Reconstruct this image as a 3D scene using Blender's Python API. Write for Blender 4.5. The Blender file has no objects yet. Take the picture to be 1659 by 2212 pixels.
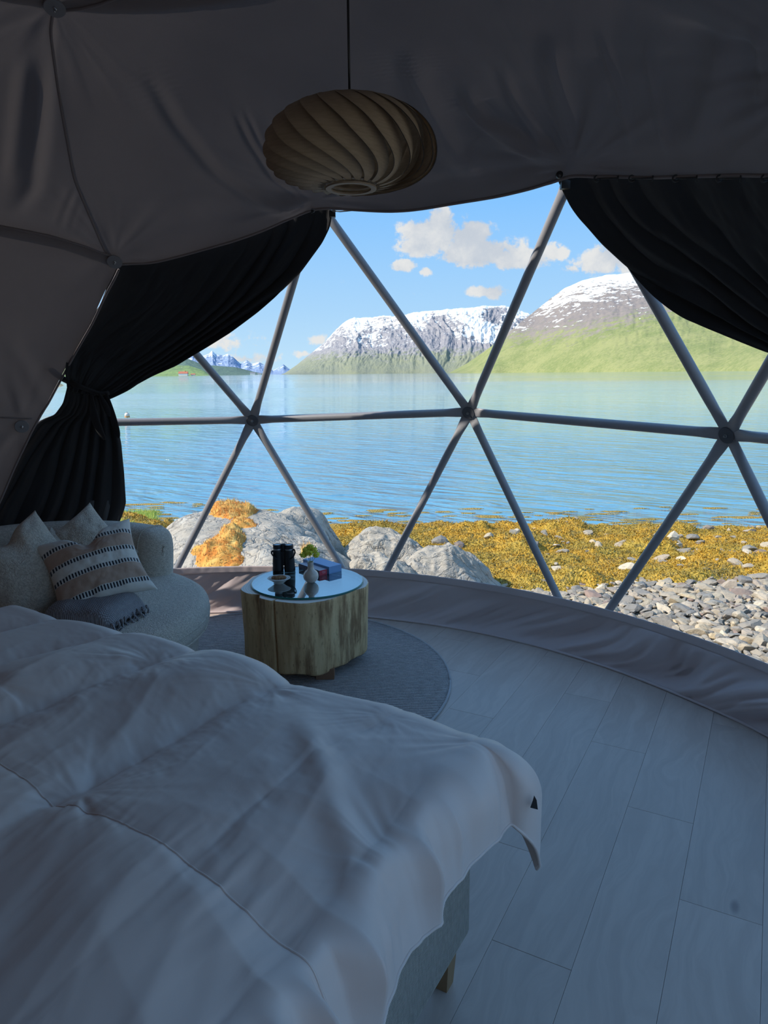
import bpy, math, random
import numpy as np
from mathutils import Vector, Matrix
from mathutils.bvhtree import BVHTree

sc = bpy.context.scene
COL = sc.collection
PI = math.pi
RNG = np.random.RandomState(7)
random.seed(7)

# ------------------------------------------------------------------ camera
F, EYE = 1534.0, 1.5                       # focal length in pixels of the 1659 px wide frame, eye height
PITCH, ROLL = math.atan(300 / F), math.radians(0.55)

def ray(px, py):
    x, y = px - 829.5, -(py - 1106.0)
    c, s = math.cos(-ROLL), math.sin(-ROLL)
    x, y = c * x - s * y, s * x + c * y
    x, y = x / F, y / F
    cp, sp = math.cos(PITCH), math.sin(PITCH)
    return np.array([x, cp + y * sp, -sp + y * cp])

EYEP = np.array([0.0, 0.0, EYE])
def onz(px, py, z):
    d = ray(px, py); return EYEP + d * (z - EYE) / d[2]
def ondist(px, py, r):
    d = ray(px, py); return EYEP + d * r / math.hypot(d[0], d[1])

fw = ray(829.5, 1106.0); rt = ray(829.5 + F, 1106.0) - fw; up = ray(829.5, 1106.0 - F) - fw
cam = bpy.data.cameras.new('camera'); camo = bpy.data.objects.new('camera', cam); COL.objects.link(camo)
M = Matrix.Identity(4)
for i in range(3):
    M[i][0], M[i][1], M[i][2], M[i][3] = rt[i], up[i], -fw[i], EYEP[i]
camo.matrix_world = M
cam.sensor_fit = 'HORIZONTAL'; cam.sensor_width = 36.0; cam.lens = F / 1659 * 36.0
cam.clip_start = 0.02; cam.clip_end = 60000
sc.camera = camo

sc.view_settings.view_transform = 'Standard'; sc.view_settings.look = 'None'
sc.view_settings.gamma = 1.0; sc.view_settings.use_curve_mapping = False
sc.view_settings.exposure = 0.2
sc.cycles.use_denoising = True
sc.cycles.max_bounces = 10; sc.cycles.diffuse_bounces = 6; sc.cycles.transparent_max_bounces = 16
sc.cycles.sample_clamp_indirect = 6.0

# ------------------------------------------------------------------ node helpers
class G:
    def __init__(s, tree): s.t = tree; s.n = tree.nodes; s.l = tree.links
    def node(s, typ, ins=None, **props):
        n = s.n.new(typ)
        for k, v in props.items(): setattr(n, k, v)
        for k, v in (ins or {}).items():
            sock = n.inputs[k]
            if hasattr(v, 'is_output') or isinstance(v, bpy.types.NodeSocket): s.l.new(v, sock)
            else:
                if sock.type == 'RGBA' and len(v) == 3: v = (*v, 1)
                sock.default_value = v
        return n
    def math(s, op, a, b=0.0, c=0.0, clamp=False):
        n = s.node('ShaderNodeMath', {0: a, 1: b, 2: c}, operation=op); n.use_clamp = clamp; return n.outputs[0]
    def vmath(s, op, a, b=(0, 0, 0)):
        n = s.node('ShaderNodeVectorMath', {0: a, 1: b}, operation=op)
        return n.outputs['Value'] if op in ('LENGTH', 'DOT_PRODUCT', 'DISTANCE') else n.outputs[0]
    def mix(s, f, a, b):
        n = s.n.new('ShaderNodeMix'); n.data_type = 'RGBA'; n.clamp_factor = True
        for sock, v in ((n.inputs[0], f), (n.inputs[6], a), (n.inputs[7], b)):
            if isinstance(v, bpy.types.NodeSocket): s.l.new(v, sock)
            else:
                if sock.type == 'RGBA' and len(v) == 3: v = (*v, 1)
                sock.default_value = v
        return n.outputs[2]
    def step(s, x, a, b):
        n = s.node('ShaderNodeMapRange', {0: x, 1: a, 2: b, 3: 0.0, 4: 1.0}, interpolation_type='SMOOTHSTEP'); return n.outputs[0]
    def noise(s, vec, scale, detail=3.0, rough=0.55, dist=0.0):
        n = s.node('ShaderNodeTexNoise', {'Scale': scale, 'Detail': detail, 'Roughness': rough, 'Distortion': dist})
        if vec is not None: s.l.new(vec, n.inputs['Vector'])
        return n.outputs[0]
    def scale(s, vec, sx, sy, sz):
        return s.node('ShaderNodeVectorMath', {0: vec, 1: (sx, sy, sz)}, operation='MULTIPLY').outputs[0]
    def ramp(s, fac, stops):
        n = s.n.new('ShaderNodeValToRGB'); e = n.color_ramp.elements
        while len(e) < len(stops): e.new(0.5)
        for el, (p, c) in zip(e, stops): el.position = p; el.color = (*c, 1)
        s.l.new(fac, n.inputs[0]); return n.outputs[0]
    def bump(s, h, dist=0.01, strength=1.0):
        return s.node('ShaderNodeBump', {'Height': h, 'Distance': dist, 'Strength': strength}).outputs[0]

MATS = {}
def mat(name, color=(0.5, 0.5, 0.5), rough=0.7, metal=0.0, fn=None, **kw):
    if name in MATS: return MATS[name]
    m = bpy.data.materials.new(name); m.use_nodes = True
    g = G(m.node_tree); b = g.n['Principled BSDF']
    b.inputs['Base Color'].default_value = (*color, 1); b.inputs['Roughness'].default_value = rough
    b.inputs['Metallic'].default_value = metal
    for k, v in kw.items(): b.inputs[k.replace('_', ' ')].default_value = v
    if fn: fn(g, b)
    MATS[name] = m; return m

# ------------------------------------------------------------------ world: the sky, with its clouds
w = bpy.data.worlds.new('sky'); sc.world = w; w.use_nodes = True
g = G(w.node_tree); bg = g.n['Background']
dirv = g.node('ShaderNodeTexCoord').outputs['Generated']
sep = g.node('ShaderNodeSeparateXYZ', {0: dirv})
el = g.math('ARCSINE', sep.outputs[2]); az = g.math('ARCTAN2', sep.outputs[0], sep.outputs[1])
sky = g.ramp(g.math('MULTIPLY', el, 1 / 1.5708), [(0.0, (0.50, 0.71, 0.86)), (0.05, (0.38, 0.62, 0.87)), (0.14, (0.215, 0.50, 0.90)),
                                                  (0.35, (0.20, 0.46, 0.88)), (1.0, (0.16, 0.38, 0.80))])
ae = g.node('ShaderNodeCombineXYZ', {0: az, 1: el, 2: 0.0}).outputs[0]
n1 = g.noise(ae, 30.0, 7.0, 0.66); n2 = g.noise(ae, 9.0, 3.0, 0.5)
mask = None
def lonlat(px, py):
    d = ray(px, py); d = d / np.linalg.norm(d); return math.atan2(d[0], d[1]), math.asin(d[2])
CL = [(935, 505, 85, 42, 1.0), (950, 490, 40, 44, 1.0), (1010, 512, 60, 42, 1.0), (1045, 545, 110, 32, 1.0), (1130, 560, 90, 28, 0.95), (1190, 545, 50, 24, 0.8), (900, 535, 60, 24, 1.0),
      (870, 574, 34, 17, 1.0), (922, 588, 18, 11, 0.6), (1055, 631, 52, 17, 0.75), (1300, 562, 78, 30, 1.0), (1340, 540, 60, 40, 1.0), (1420, 560, 90, 36, 1.0), (1240, 580, 30, 12, 0.5),
      (690, 738, 26, 16, 0.75), (658, 765, 30, 10, 0.45), (510, 742, 75, 22, 0.45), (470, 735, 60, 26, 0.5), (540, 775, 90, 14, 0.35), (330, 700, 110, 40, 0.6), (1600, 520, 160, 40, 0.8),
      (1900, 480, 160, 60, 0.8), (-150, 650, 200, 60, 0.7), (-500, 500, 180, 60, 0.8), (2300, 560, 200, 50, 0.8)]
for cx, cy, rx, ry, am in CL:
    a, e = lonlat(cx, cy)
    v = g.vmath('SUBTRACT', ae, (a, e, 0)); v = g.vmath('MULTIPLY', v, (F / rx, F / ry, 0))
    l = g.math('MULTIPLY', g.math('SUBTRACT', 1.0, g.vmath('LENGTH', v)), am)
    mask = l if mask is None else g.math('MAXIMUM', mask, l)
# fair-weather clouds over the unseen upper sky, thickened to brighten and whiten the room
gen = g.math('MULTIPLY', g.math('SUBTRACT', g.noise(dirv, 2.3, 5.0, 0.55), 0.50), 3.0)
gen = g.math('MULTIPLY', gen, g.step(el, 0.30, 0.50))
mask = g.math('MAXIMUM', mask, g.math('SUBTRACT', gen, 0.15))
dens = g.math('ADD', mask, g.math('MULTIPLY', g.math('SUBTRACT', n1, 0.56), 2.2))
fac = g.math('MULTIPLY', g.step(dens, -0.02, 0.30), 0.97)
fac = g.math('MULTIPLY', fac, g.step(mask, -0.25, 0.12))
ccol = g.mix(g.step(g.math('ADD', g.math('MULTIPLY', n2, 0.6), g.math('MULTIPLY', n1, 0.4)), 0.38, 0.60), (0.52, 0.56, 0.62), (0.74, 0.735, 0.72))
g.l.new(g.mix(fac, sky, ccol), bg.inputs[0]); bg.inputs[1].default_value = 1.0

# ------------------------------------------------------------------ sun: from the left, slightly behind the camera
sl = bpy.data.lights.new('sun', 'SUN'); so = bpy.data.objects.new('sun', sl); COL.objects.link(so)
SUN = Vector((-0.78, -0.20, 0.62)).normalized()
so.rotation_euler = SUN.to_track_quat('Z', 'Y').to_euler(); so.location = (-20, -5, 16)
sl.energy = 5.5; sl.angle = math.radians(0.6); sl.color = (1.0, 0.95, 0.86)

# ------------------------------------------------------------------ mesh helpers
def _hash(ix, iy, iz, seed):
    h = (ix.astype(np.int64) * 374761393 + iy.astype(np.int64) * 668265263 + iz.astype(np.int64) * 2147483647 + seed * 974634777) & 0xffffffff
    h = ((h ^ (h >> 13)) * 1274126177) & 0xffffffff
    h = h ^ (h >> 16)
    return (h & 0xffffff) / float(0x7fffff) - 1.0
def noise(x, y, z=0.0, seed=0):
    x, y, z = np.broadcast_arrays(np.asarray(x, float), np.asarray(y, float), np.asarray(z, float))
    ix, iy, iz = np.floor(x), np.floor(y), np.floor(z)
    fx, fy, fz = x - ix, y - iy, z - iz
    u, v, t = [f * f * f * (f * (f * 6 - 15) + 10) for f in (fx, fy, fz)]
    r = 0
    for a in (0, 1):
        for b in (0, 1):
            for c in (0, 1):
                r = r + (u if a else 1 - u) * (v if b else 1 - v) * (t if c else 1 - t) * _hash(ix + a, iy + b, iz + c, seed)
    return r
def fbm(x, y, z=0.0, octv=4, seed=0, gain=0.5):
    r, a, f = 0, 1.0, 1.0
    for k in range(octv):
        r = r + a * noise(np.asarray(x) * f + 17.3 * k, np.asarray(y) * f - 9.1 * k, np.asarray(z) * f, seed + k); a *= gain; f *= 2.03
    return r
def ridged(x, y, z=0.0, octv=4, seed=0, gain=0.5):
    r, a, f = 0, 1.0, 1.0
    for k in range(octv):
        r = r + a * (1 - 2 * np.abs(noise(np.asarray(x) * f + 7.7 * k, np.asarray(y) * f + 3.1 * k, np.asarray(z) * f, seed + k))); a *= gain; f *= 2.1
    return r
def sst(x, a, b):
    t = np.clip((np.asarray(x, float) - a) / (b - a), 0, 1); return t * t * (3 - 2 * t)

def tag(o, label=None, cat=None, group=None, kind=None):
    if label: o['label'] = label
    if cat: o['category'] = cat
    if group: o['group'] = group
    if kind: o['kind'] = kind
    return o
def make(name, V, Fc, m, parent=None, smooth=True, attrs=None, mods=None):
    """V (n,3); Fc: array of quads/tris or list of such arrays / of index tuples"""
    me = bpy.data.meshes.new(name)
    V = np.asarray(V, float).reshape(-1, 3)
    if isinstance(Fc, np.ndarray): Fc = [Fc]
    if len(Fc) and isinstance(Fc[0], np.ndarray):
        loops = np.concatenate([f.reshape(-1) for f in Fc]).astype(np.int32)
        tot = np.concatenate([np.full(len(f), f.shape[1], np.int32) for f in Fc])
    else:
        loops = np.array([i for f in Fc for i in f], np.int32); tot = np.array([len(f) for f in Fc], np.int32)
    me.vertices.add(len(V)); me.vertices.foreach_set('co', V.astype(np.float32).ravel())
    me.loops.add(len(loops)); me.loops.foreach_set('vertex_index', loops)
    me.polygons.add(len(tot))
    me.polygons.foreach_set('loop_start', np.concatenate([[0], np.cumsum(tot)[:-1]]).astype(np.int32))
    me.polygons.foreach_set('use_smooth', np.full(len(tot), smooth))
    me.update(calc_edges=True); me.validate()
    for k, a in (attrs or {}).items():
        at = me.attributes.new(k, 'FLOAT', 'POINT'); at.data.foreach_set('value', np.asarray(a, np.float32).ravel())
    me.materials.append(m)
    o = bpy.data.objects.new(name, me); COL.objects.link(o)
    if parent is not None: o.parent = parent
    for typ, pr in (mods or []):
        md = o.modifiers.new(typ.lower(), typ)
        for k, v in pr.items(): setattr(md, k, v)
    return o
def empty(name, loc=(0, 0, 0), label=None, cat=None, group=None, kind=None, rz=0.0):
    o = bpy.data.objects.new(name, None); COL.objects.link(o); o.location = loc; o.rotation_euler = (0, 0, rz)
    o.empty_display_size = 0.1
    return tag(o, label, cat, group, kind)
def gridfaces(n, m, closed_u=False, closed_v=False):
    a, b = np.meshgrid(np.arange(n - (0 if closed_u else 1)), np.arange(m - (0 if closed_v else 1)), indexing='ij')
    a2, b2 = (a + 1) % n, (b + 1) % m
    return np.stack([a * m + b, a2 * m + b, a2 * m + b2, a * m + b2], -1).reshape(-1, 4)
class MB:
    """collects shapes into one mesh"""
    def __init__(s): s.V = []; s.F = []; s.n = 0
    def add(s, V, Fs):
        V = np.asarray(V, float).reshape(-1, 3)
        for f in Fs: s.F.append(tuple(int(i) + s.n for i in f))
        s.V.append(V); s.n += len(V); return s
    def grid(s, P, cu=False, cv=False):
        n, m = P.shape[:2]; return s.add(P.reshape(-1, 3), gridfaces(n, m, cu, cv))
    def tube(s, pts, rad, seg=10, cap=True, flat=1.0, up=None):
        pts = np.asarray(pts, float); n = len(pts)
        rad = np.broadcast_to(np.asarray(rad, float), (n,)) if np.ndim(rad) < 2 else rad
        T = np.gradient(pts, axis=0); T /= np.linalg.norm(T, axis=1)[:, None] + 1e-12
        ref = np.array([0, 0, 1.0]) if up is None else np.asarray(up, float)
        if abs(T[0] @ ref) > 0.95: ref = np.array([1.0, 0, 0])
        N = ref - T[0] * (T[0] @ ref); rows = []
        for i in range(n):
            N = N - T[i] * (T[i] @ N); N /= np.linalg.norm(N) + 1e-12; B = np.cross(T[i], N)
            a = np.arange(seg) * 2 * PI / seg
            rows.append(pts[i] + rad[i] * (np.cos(a)[:, None] * B + flat * np.sin(a)[:, None] * N))
        P = np.array(rows); k = s.n; s.grid(P, cv=True)
        if cap:
            s.F.append(tuple(k + i for i in range(seg))); s.F.append(tuple(k + (n - 1) * seg + seg - 1 - i for i in range(seg)))
        return s
    def lathe(s, prof, c=(0, 0, 0), seg=32, cap=True):
        prof = np.asarray(prof, float); a = np.arange(seg) * 2 * PI / seg
        P = np.stack([prof[:, 0][:, None] * np.cos(a), prof[:, 0][:, None] * np.sin(a), np.broadcast_to(prof[:, 1][:, None], (len(prof), seg))], -1) + np.asarray(c)
        k = s.n; n = len(prof); s.grid(P, cv=True)
        if cap:
            if prof[0, 0] > 1e-5: s.F.append(tuple(k + seg - 1 - i for i in range(seg)))
            if prof[-1, 0] > 1e-5: s.F.append(tuple(k + (n - 1) * seg + i for i in range(seg)))
        return s
    def box(s, lo, hi):
        x0, y0, z0 = lo; x1, y1, z1 = hi
        return s.add([(x0, y0, z0), (x1, y0, z0), (x1, y1, z0), (x0, y1, z0), (x0, y0, z1), (x1, y0, z1), (x1, y1, z1), (x0, y1, z1)],
                     [(0, 3, 2, 1), (4, 5, 6, 7), (0, 1, 5, 4), (1, 2, 6, 5), (2, 3, 7, 6), (3, 0, 4, 7)])
    def sphere(s, c, r, seg=16, rings=10):
        th = np.linspace(0, PI, rings + 1); a = np.arange(seg) * 2 * PI / seg; r = np.broadcast_to(np.asarray(r, float), (3,))
        P = np.stack([np.sin(th)[:, None] * np.cos(a) * r[0], np.sin(th)[:, None] * np.sin(a) * r[1], np.broadcast_to(np.cos(th)[:, None] * r[2], (rings + 1, seg))], -1) + np.asarray(c)
        return s.grid(P, cv=True)
    def disc(s, c, n, r, th, seg=20):
        """flat round plate, centre c, normal n"""
        c = np.asarray(c, float); n = np.asarray(n, float); n = n / np.linalg.norm(n)
        a = np.cross(n, [0, 0, 1.0]); a /= np.linalg.norm(a) + 1e-9; b = np.cross(n, a); k = s.n
        ang = np.arange(seg) * 2 * PI / seg; ring = np.cos(ang)[:, None] * a + np.sin(ang)[:, None] * b
        P = np.array([c + ring * r * f + n * z for f, z in ((0.97, 0), (1, th * 0.3), (1, th * 0.7), (0.96, th))])
        s.grid(P, cv=True); s.F.append(tuple(k + i for i in range(seg))); s.F.append(tuple(k + 3 * seg + seg - 1 - i for i in range(seg)))
        return s
    def build(s, name, m, parent=None, smooth=True, mods=None, xf=None):
        V = np.concatenate(s.V)
        if xf is not None: V = V @ np.asarray(xf)[:3, :3].T + np.asarray(xf)[:3, 3]
        o = make(name, V, s.F, m, parent, smooth, mods=mods)
        return o
def sharp(o, deg=40):
    """keep hard creases on smooth-shaded meshes"""
    me = o.data; bmm = __import__('bmesh').new(); bmm.from_mesh(me)
    __import__('bmesh').ops.recalc_face_normals(bmm, faces=bmm.faces)
    for e in bmm.edges:
        if len(e.link_faces) == 2 and e.calc_face_angle(0) > math.radians(deg): e.smooth = False
    bmm.to_mesh(me); bmm.free(); return o
def poly(pts, t):
    """point(s) along a polyline by arc length, smoothed"""
    pts = np.asarray(pts, float); d = np.concatenate([[0], np.cumsum(np.linalg.norm(np.diff(pts, axis=0), axis=1))]); d /= d[-1]
    return np.stack([np.interp(t, d, pts[:, k]) for k in range(pts.shape[1])], -1)
def smoothline(pts, n, it=2):
    p = poly(pts, np.linspace(0, 1, n))
    for _ in range(it): p[1:-1] = 0.25 * p[:-2] + 0.5 * p[1:-1] + 0.25 * p[2:]
    return p

# ------------------------------------------------------------------ dome geometry
DC = np.array([-0.87, 1.69, 0.4]); DR = 2.725
def onsphere(px, py, R=DR):
    d = ray(px, py); d = d / np.linalg.norm(d); o = EYEP - DC; b = o @ d
    return EYEP + d * (-b + math.sqrt(b * b - (o @ o - R * R)))
def dome(phi, z, R=DR):
    """point of the dome at azimuth phi (degrees from +y towards +x) and height z"""
    r = math.sqrt(max(0, R * R - (z - DC[2]) ** 2)); a = math.radians(phi)
    return np.array([DC[0] + r * math.sin(a), DC[1] + r * math.cos(a), z])
# ------------------------------------------------------------------ materials of the room
def oc(g): return g.node('ShaderNodeTexCoord').outputs['Object']
def cloth_fn(c1, c2, weave=900, bumpd=0.0006, big=3.0, sheen=0.2, trans=0.0):
    def fn(g, b):
        if trans:
            tl = g.node('ShaderNodeBsdfTranslucent', {0: (1.0, 0.84, 0.78, 1)}); ms = g.node('ShaderNodeMixShader', {0: trans, 1: b.outputs[0], 2: tl.outputs[0]}); g.l.new(ms.outputs[0], g.n['Material Output'].inputs[0])
        o = oc(g); n = g.noise(o, big, 4.0, 0.6); f = g.noise(o, weave, 2.0, 0.7)
        g.l.new(g.mix(g.step(n, 0.3, 0.7), c1, c2), b.inputs['Base Color'])
        g.l.new(g.bump(f, bumpd, 0.6), b.inputs['Normal'])
        b.inputs['Sheen Weight'].default_value = sheen; b.inputs['Sheen Roughness'].default_value = 0.5
    return fn
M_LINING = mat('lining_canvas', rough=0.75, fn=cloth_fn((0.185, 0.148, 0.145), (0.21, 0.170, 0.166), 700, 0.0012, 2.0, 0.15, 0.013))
M_SKIRT = mat('skirt_canvas', rough=0.6, fn=cloth_fn((0.58, 0.46, 0.44), (0.62, 0.50, 0.48), 600, 0.0008, 3.0, 0.3))
M_VELVET = mat('black_velvet', rough=0.75, fn=cloth_fn((0.0085, 0.0078, 0.009), (0.011, 0.010, 0.012), 500, 0.0008, 5.0, 0.05))
def strut_fn(g, b):
    n = g.noise(oc(g), 60, 4, 0.6)
    g.l.new(g.mix(n, (0.27, 0.26, 0.27), (0.32, 0.31, 0.32)), b.inputs['Base Color'])
M_STRUT = mat('white_powder_coat', rough=0.38, fn=strut_fn)
M_HUB = mat('grey_washer_paint', (0.10, 0.10, 0.11), 0.45)
M_BOLT = mat('steel_bolt', (0.45, 0.45, 0.47), 0.3, 1.0)
M_DISC = mat('grey_plastic_disc', (0.21, 0.20, 0.21), 0.5)
M_BLACK = mat('black_metal', (0.02, 0.02, 0.022), 0.4)

mp = bpy.data.materials.new('clear_film'); mp.use_nodes = True; g = G(mp.node_tree); g.n.remove(g.n['Principled BSDF'])
tr = g.node('ShaderNodeBsdfTransparent', {0: (0.965, 0.975, 0.98, 1)}); gl = g.node('ShaderNodeBsdfGlossy', {'Color': (1, 1, 1, 1), 'Roughness': 0.02})
fr = g.node('ShaderNodeFresnel', {0: 1.35})
mx = g.node('ShaderNodeMixShader', {0: g.math('MULTIPLY', fr.outputs[0], 0.5), 1: tr.outputs[0], 2: gl.outputs[0]})
g.l.new(mx.outputs[0], g.n['Material Output'].inputs[0]); M_FILM = mp

# ------------------------------------------------------------------ frame nodes: read where they show, continued beyond, further at the right for daylight
ND = {'A': onsphere(546, 907), 'B': onsphere(1014, 890), 'C': onsphere(1574, 938), 'Z': dome(-28, 1.24), 'D': dome(92, 1.25),
      'UZ': onsphere(246, 558), 'UA': onsphere(685, 434), 'UB': onsphere(1244, 354), 'UC': dome(87, 2.10)}
ND['UD'] = dome(114, 2.1); ND['E'] = dome(122, 1.25); ND['UE'] = dome(137, 2.1); ND['F5'] = dome(137, 0.0); ND['F6'] = dome(152, 0.0)  # unseen stretch of frame and window, added at the right to brighten the room
ND['F0'] = onsphere(344, 1301); ND['F1'] = onsphere(792, 1301); ND['F2'] = onsphere(1259.5, 1384); ND['F3'] = dome(77, 0.0); ND['F4'] = dome(107, 0.0); ND['FZ'] = dome(-43, 0.0)
def oncyl(px, py, r):
    d = ray(px, py); o = EYEP[:2] - DC[:2]; a, b, c = d[:2] @ d[:2], o @ d[:2], o @ o - r * r; return EYEP + d * (-b + math.sqrt(b * b - a * c)) / a
def foot(hub, px, py):
    h, q = ND[hub], oncyl(px, py, 2.745); return h + (q - h) * h[2] / (h[2] - q[2])
ND['F0'] = foot('A', 385, 1222); ND['F1'] = 0.5 * (foot('A', 744, 1222) + foot('B', 828, 1235)); ND['F2'] = 0.5 * (foot('B', 1215, 1293) + foot('C', 1307, 1318))
for k in ('F0', 'F1', 'F2', 'F3', 'F4', 'F5', 'FZ'):
    v = ND[k][:2] - DC[:2]; ND[k] = np.array([*(DC[:2] + v / np.linalg.norm(v) * 2.80), 0.0])

# ------------------------------------------------------------------ floor of planks
def plank_fn(g, b):
    o = oc(g); rnd = g.node('ShaderNodeObjectInfo').outputs['Random']
    off = g.node('ShaderNodeCombineXYZ', {0: g.math('MULTIPLY', rnd, 31.0), 1: g.math('MULTIPLY', rnd, 57.0), 2: 0.0}).outputs[0]
    p = g.vmath('ADD', o, off)
    warp = g.noise(g.scale(p, 3.0, 1.2, 1), 1.6, 3, 0.5)
    vo = g.node('ShaderNodeTexVoronoi', {'Vector': g.scale(p, 3.4, 1.5, 1), 'Scale': 1.3, 'Randomness': 1.0})
    kd = vo.outputs['Distance']
    pull = g.math('MULTIPLY', g.step(kd, 0.30, 0.0), 1.6)
    st = g.vmath('ADD', g.scale(p, 24, 1.5, 1), g.node('ShaderNodeCombineXYZ', {0: g.math('ADD', g.math('MULTIPLY', warp, 7.0), pull), 1: 0.0, 2: 0.0}).outputs[0])
    gr = g.noise(st, 1.0, 5, 0.62); fine = g.noise(g.scale(p, 380, 12, 1), 1.0, 2, 0.5)
    c = g.mix(g.step(gr, 0.34, 0.68), (0.49, 0.385, 0.325), (0.57, 0.455, 0.385))
    rings = g.math('SINE', g.math('MULTIPLY', g.math('ADD', g.noise(g.scale(p, 5, 0.9, 1), 1.0, 2, 0.4), g.math('MULTIPLY', pull, 0.05)), 90.0))
    c = g.mix(g.math('MULTIPLY', g.step(rings, 0.2, 1.0), 0.08), c, (0.38, 0.28, 0.225))
    sel = g.math('GREATER_THAN', g.node('ShaderNodeSeparateColor', {0: vo.outputs['Color']}).outputs[0], 0.45)
    c = g.mix(g.math('MULTIPLY', g.math('MULTIPLY', g.step(kd, 0.085, 0.02), sel), 0.65), c, (0.18, 0.14, 0.13))
    mu = g.node('ShaderNodeHueSaturation', {'Color': c, 'Value': g.math('MULTIPLY_ADD', rnd, 0.10, 0.95)})
    g.l.new(mu.outputs[0], b.inputs['Base Color'])
    g.l.new(g.math('MULTIPLY_ADD', gr, 0.18, 0.30), b.inputs['Roughness'])
    g.l.new(g.bump(g.math('MULTIPLY_ADD', fine, 0.3, gr), 0.0006, 0.5), b.inputs['Normal'])
M_PLANK = mat('limed_oak', rough=0.4, fn=plank_fn)
M_SUB = mat('dark_underlay', (0.05, 0.045, 0.045), 0.9)

fl = MB().lathe([(0.0, -0.012), (2.69, -0.012), (2.69, -0.06), (2.9, -0.06), (2.95, -0.08), (2.95, -0.2), (0, -0.2)], (DC[0], DC[1], 0), 72, False).build('floor', M_SUB, smooth=False)
tag(fl, kind='structure')
PW = np.array([0.878, -0.479]); PL = np.array([0.479, 0.878]); pw, plen = 0.213, 1.185
dcw, dcl = DC[:2] @ PW, DC[:2] @ PL
circ = [(dcw + 2.68 * math.cos(a), dcl + 2.68 * math.sin(a)) for a in np.arange(72) * 2 * PI / 72]
def clip_convex(P, Q):
    out = list(P)
    for i in range(len(Q)):
        a, b2 = Q[i], Q[(i + 1) % len(Q)]; inp, out = out, []
        side = lambda p: (b2[0] - a[0]) * (p[1] - a[1]) - (b2[1] - a[1]) * (p[0] - a[0])
        for j in range(len(inp)):
            p, q = inp[j], inp[(j + 1) % len(inp)]; sp, sq = side(p), side(q)
            if sp >= 0: out.append(p)
            if sp * sq < 0: t = sp / (sp - sq); out.append((p[0] + t * (q[0] - p[0]), p[1] + t * (q[1] - p[1])))
        if not out: return []
    return out
XF = np.eye(4); 
for k in range(-15, 16):
    wa = -0.547 + pw * k; off = 2.772 - 0.395 * k
    for n in range(-8, 8):
        la = off + plen * n
        if abs(wa + pw / 2 - dcw) > 2.8 or abs(la + plen / 2 - dcl) > 3.4: continue
        gq = 0.00035
        P = clip_convex([(wa + gq, la + gq), (wa + pw - gq, la + gq), (wa + pw - gq, la + plen - gq), (wa + gq, la + plen - gq)], circ)
        if len(P) < 3: continue
        P = np.array(P); c0 = P.mean(0); n_ = len(P)
        inn = P + (c0 - P) / (np.linalg.norm(c0 - P, axis=1)[:, None] + 1e-9) * 0.0007
        V = [(x - wa, y - la, 0.0) for x, y in inn] + [(x - wa, y - la, -0.0008) for x, y in P] + [(x - wa, y - la, -0.012) for x, y in P]
        Fs = [tuple(range(n_))] + [(i, n_ + i, n_ + (i + 1) % n_, (i + 1) % n_) for i in range(n_)] + [(n_ + i, 2 * n_ + i, 2 * n_ + (i + 1) % n_, n_ + (i + 1) % n_) for i in range(n_)]
        o = make('plank', V, Fs, M_PLANK, fl, smooth=False)
        o.location = (*(PW * wa + PL * la), 0.0); o.rotation_euler = (0, 0, math.atan2(PW[1], PW[0]))
# local x runs across the plank (PW), local y along it (PL)

# ------------------------------------------------------------------ dome frame
fr_ = empty('dome_frame', (DC[0], DC[1], 0), 'white tubular geodesic dome frame with bolted flat hubs in front of the fjord', 'frame')
inv = np.array([-DC[0], -DC[1], 0.0])
def strut(a, b):
    a, b = ND[a], ND[b]; L = np.linalg.norm(b - a); t = (b - a) / L
    nn = (a + b) / 2 - DC; nn = nn - t * (nn @ t); nn /= np.linalg.norm(nn); s = np.cross(t, nn)
    d = [0.0, 0.02, 0.05, 0.075, 0.10, 0.13, 0.17, 0.25, L / 2]; ws = [0.020, 0.028, 0.0275, 0.0265, 0.0245, 0.0222, 0.0215, 0.0215, 0.0215]; wn = [0.004, 0.0045, 0.005, 0.009, 0.014, 0.018, 0.0208, 0.0215, 0.0215]
    d2 = d + [L - x for x in d[-2::-1]]; ws += ws[-2::-1]; wn += wn[-2::-1]
    ang = np.arange(16) * 2 * PI / 16
    P = np.array([a + t * x + np.cos(ang)[:, None] * s * p + np.sin(ang)[:, None] * nn * q for x, p, q in zip(d2, ws, wn)]) + inv
    mb = MB().grid(P, cv=True); mb.F.append(tuple(range(16))); mb.F.append(tuple(mb.n - 1 - i for i in range(16)))
    return mb.build('strut', M_STRUT, fr_)
for pr in ['UA A', 'UZ A', 'Z A', 'A F0', 'A F1', 'A B', 'UA B', 'UB B', 'B F1', 'B F2', 'B C', 'UB C', 'UC C', 'C D', 'C F2', 'C F3', 'UC D', 'D F3', 'D F4', 'UZ Z', 'Z F0', 'Z FZ', 'UZ UA', 'UA UB', 'UB UC', 'D E', 'UD E', 'UE E', 'E F4', 'E F5', 'UC UD', 'UD UE', 'F4 F5']:
    strut(*pr.split())
for k in 'ABCDZE':
    p = ND[k]; n = DC - p; n /= np.linalg.norm(n)
    hb = MB().disc(p + n * 0.012 + inv, n, 0.035, 0.006, 28).build('hub', M_HUB, fr_); sharp(hb)
    MB().disc(p + n * 0.018 + inv, n, 0.0085, 0.004, 6).disc(p + n * 0.022 + inv, n, 0.0045, 0.008, 10).build('bolt', M_BOLT, hb, smooth=False)

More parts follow.
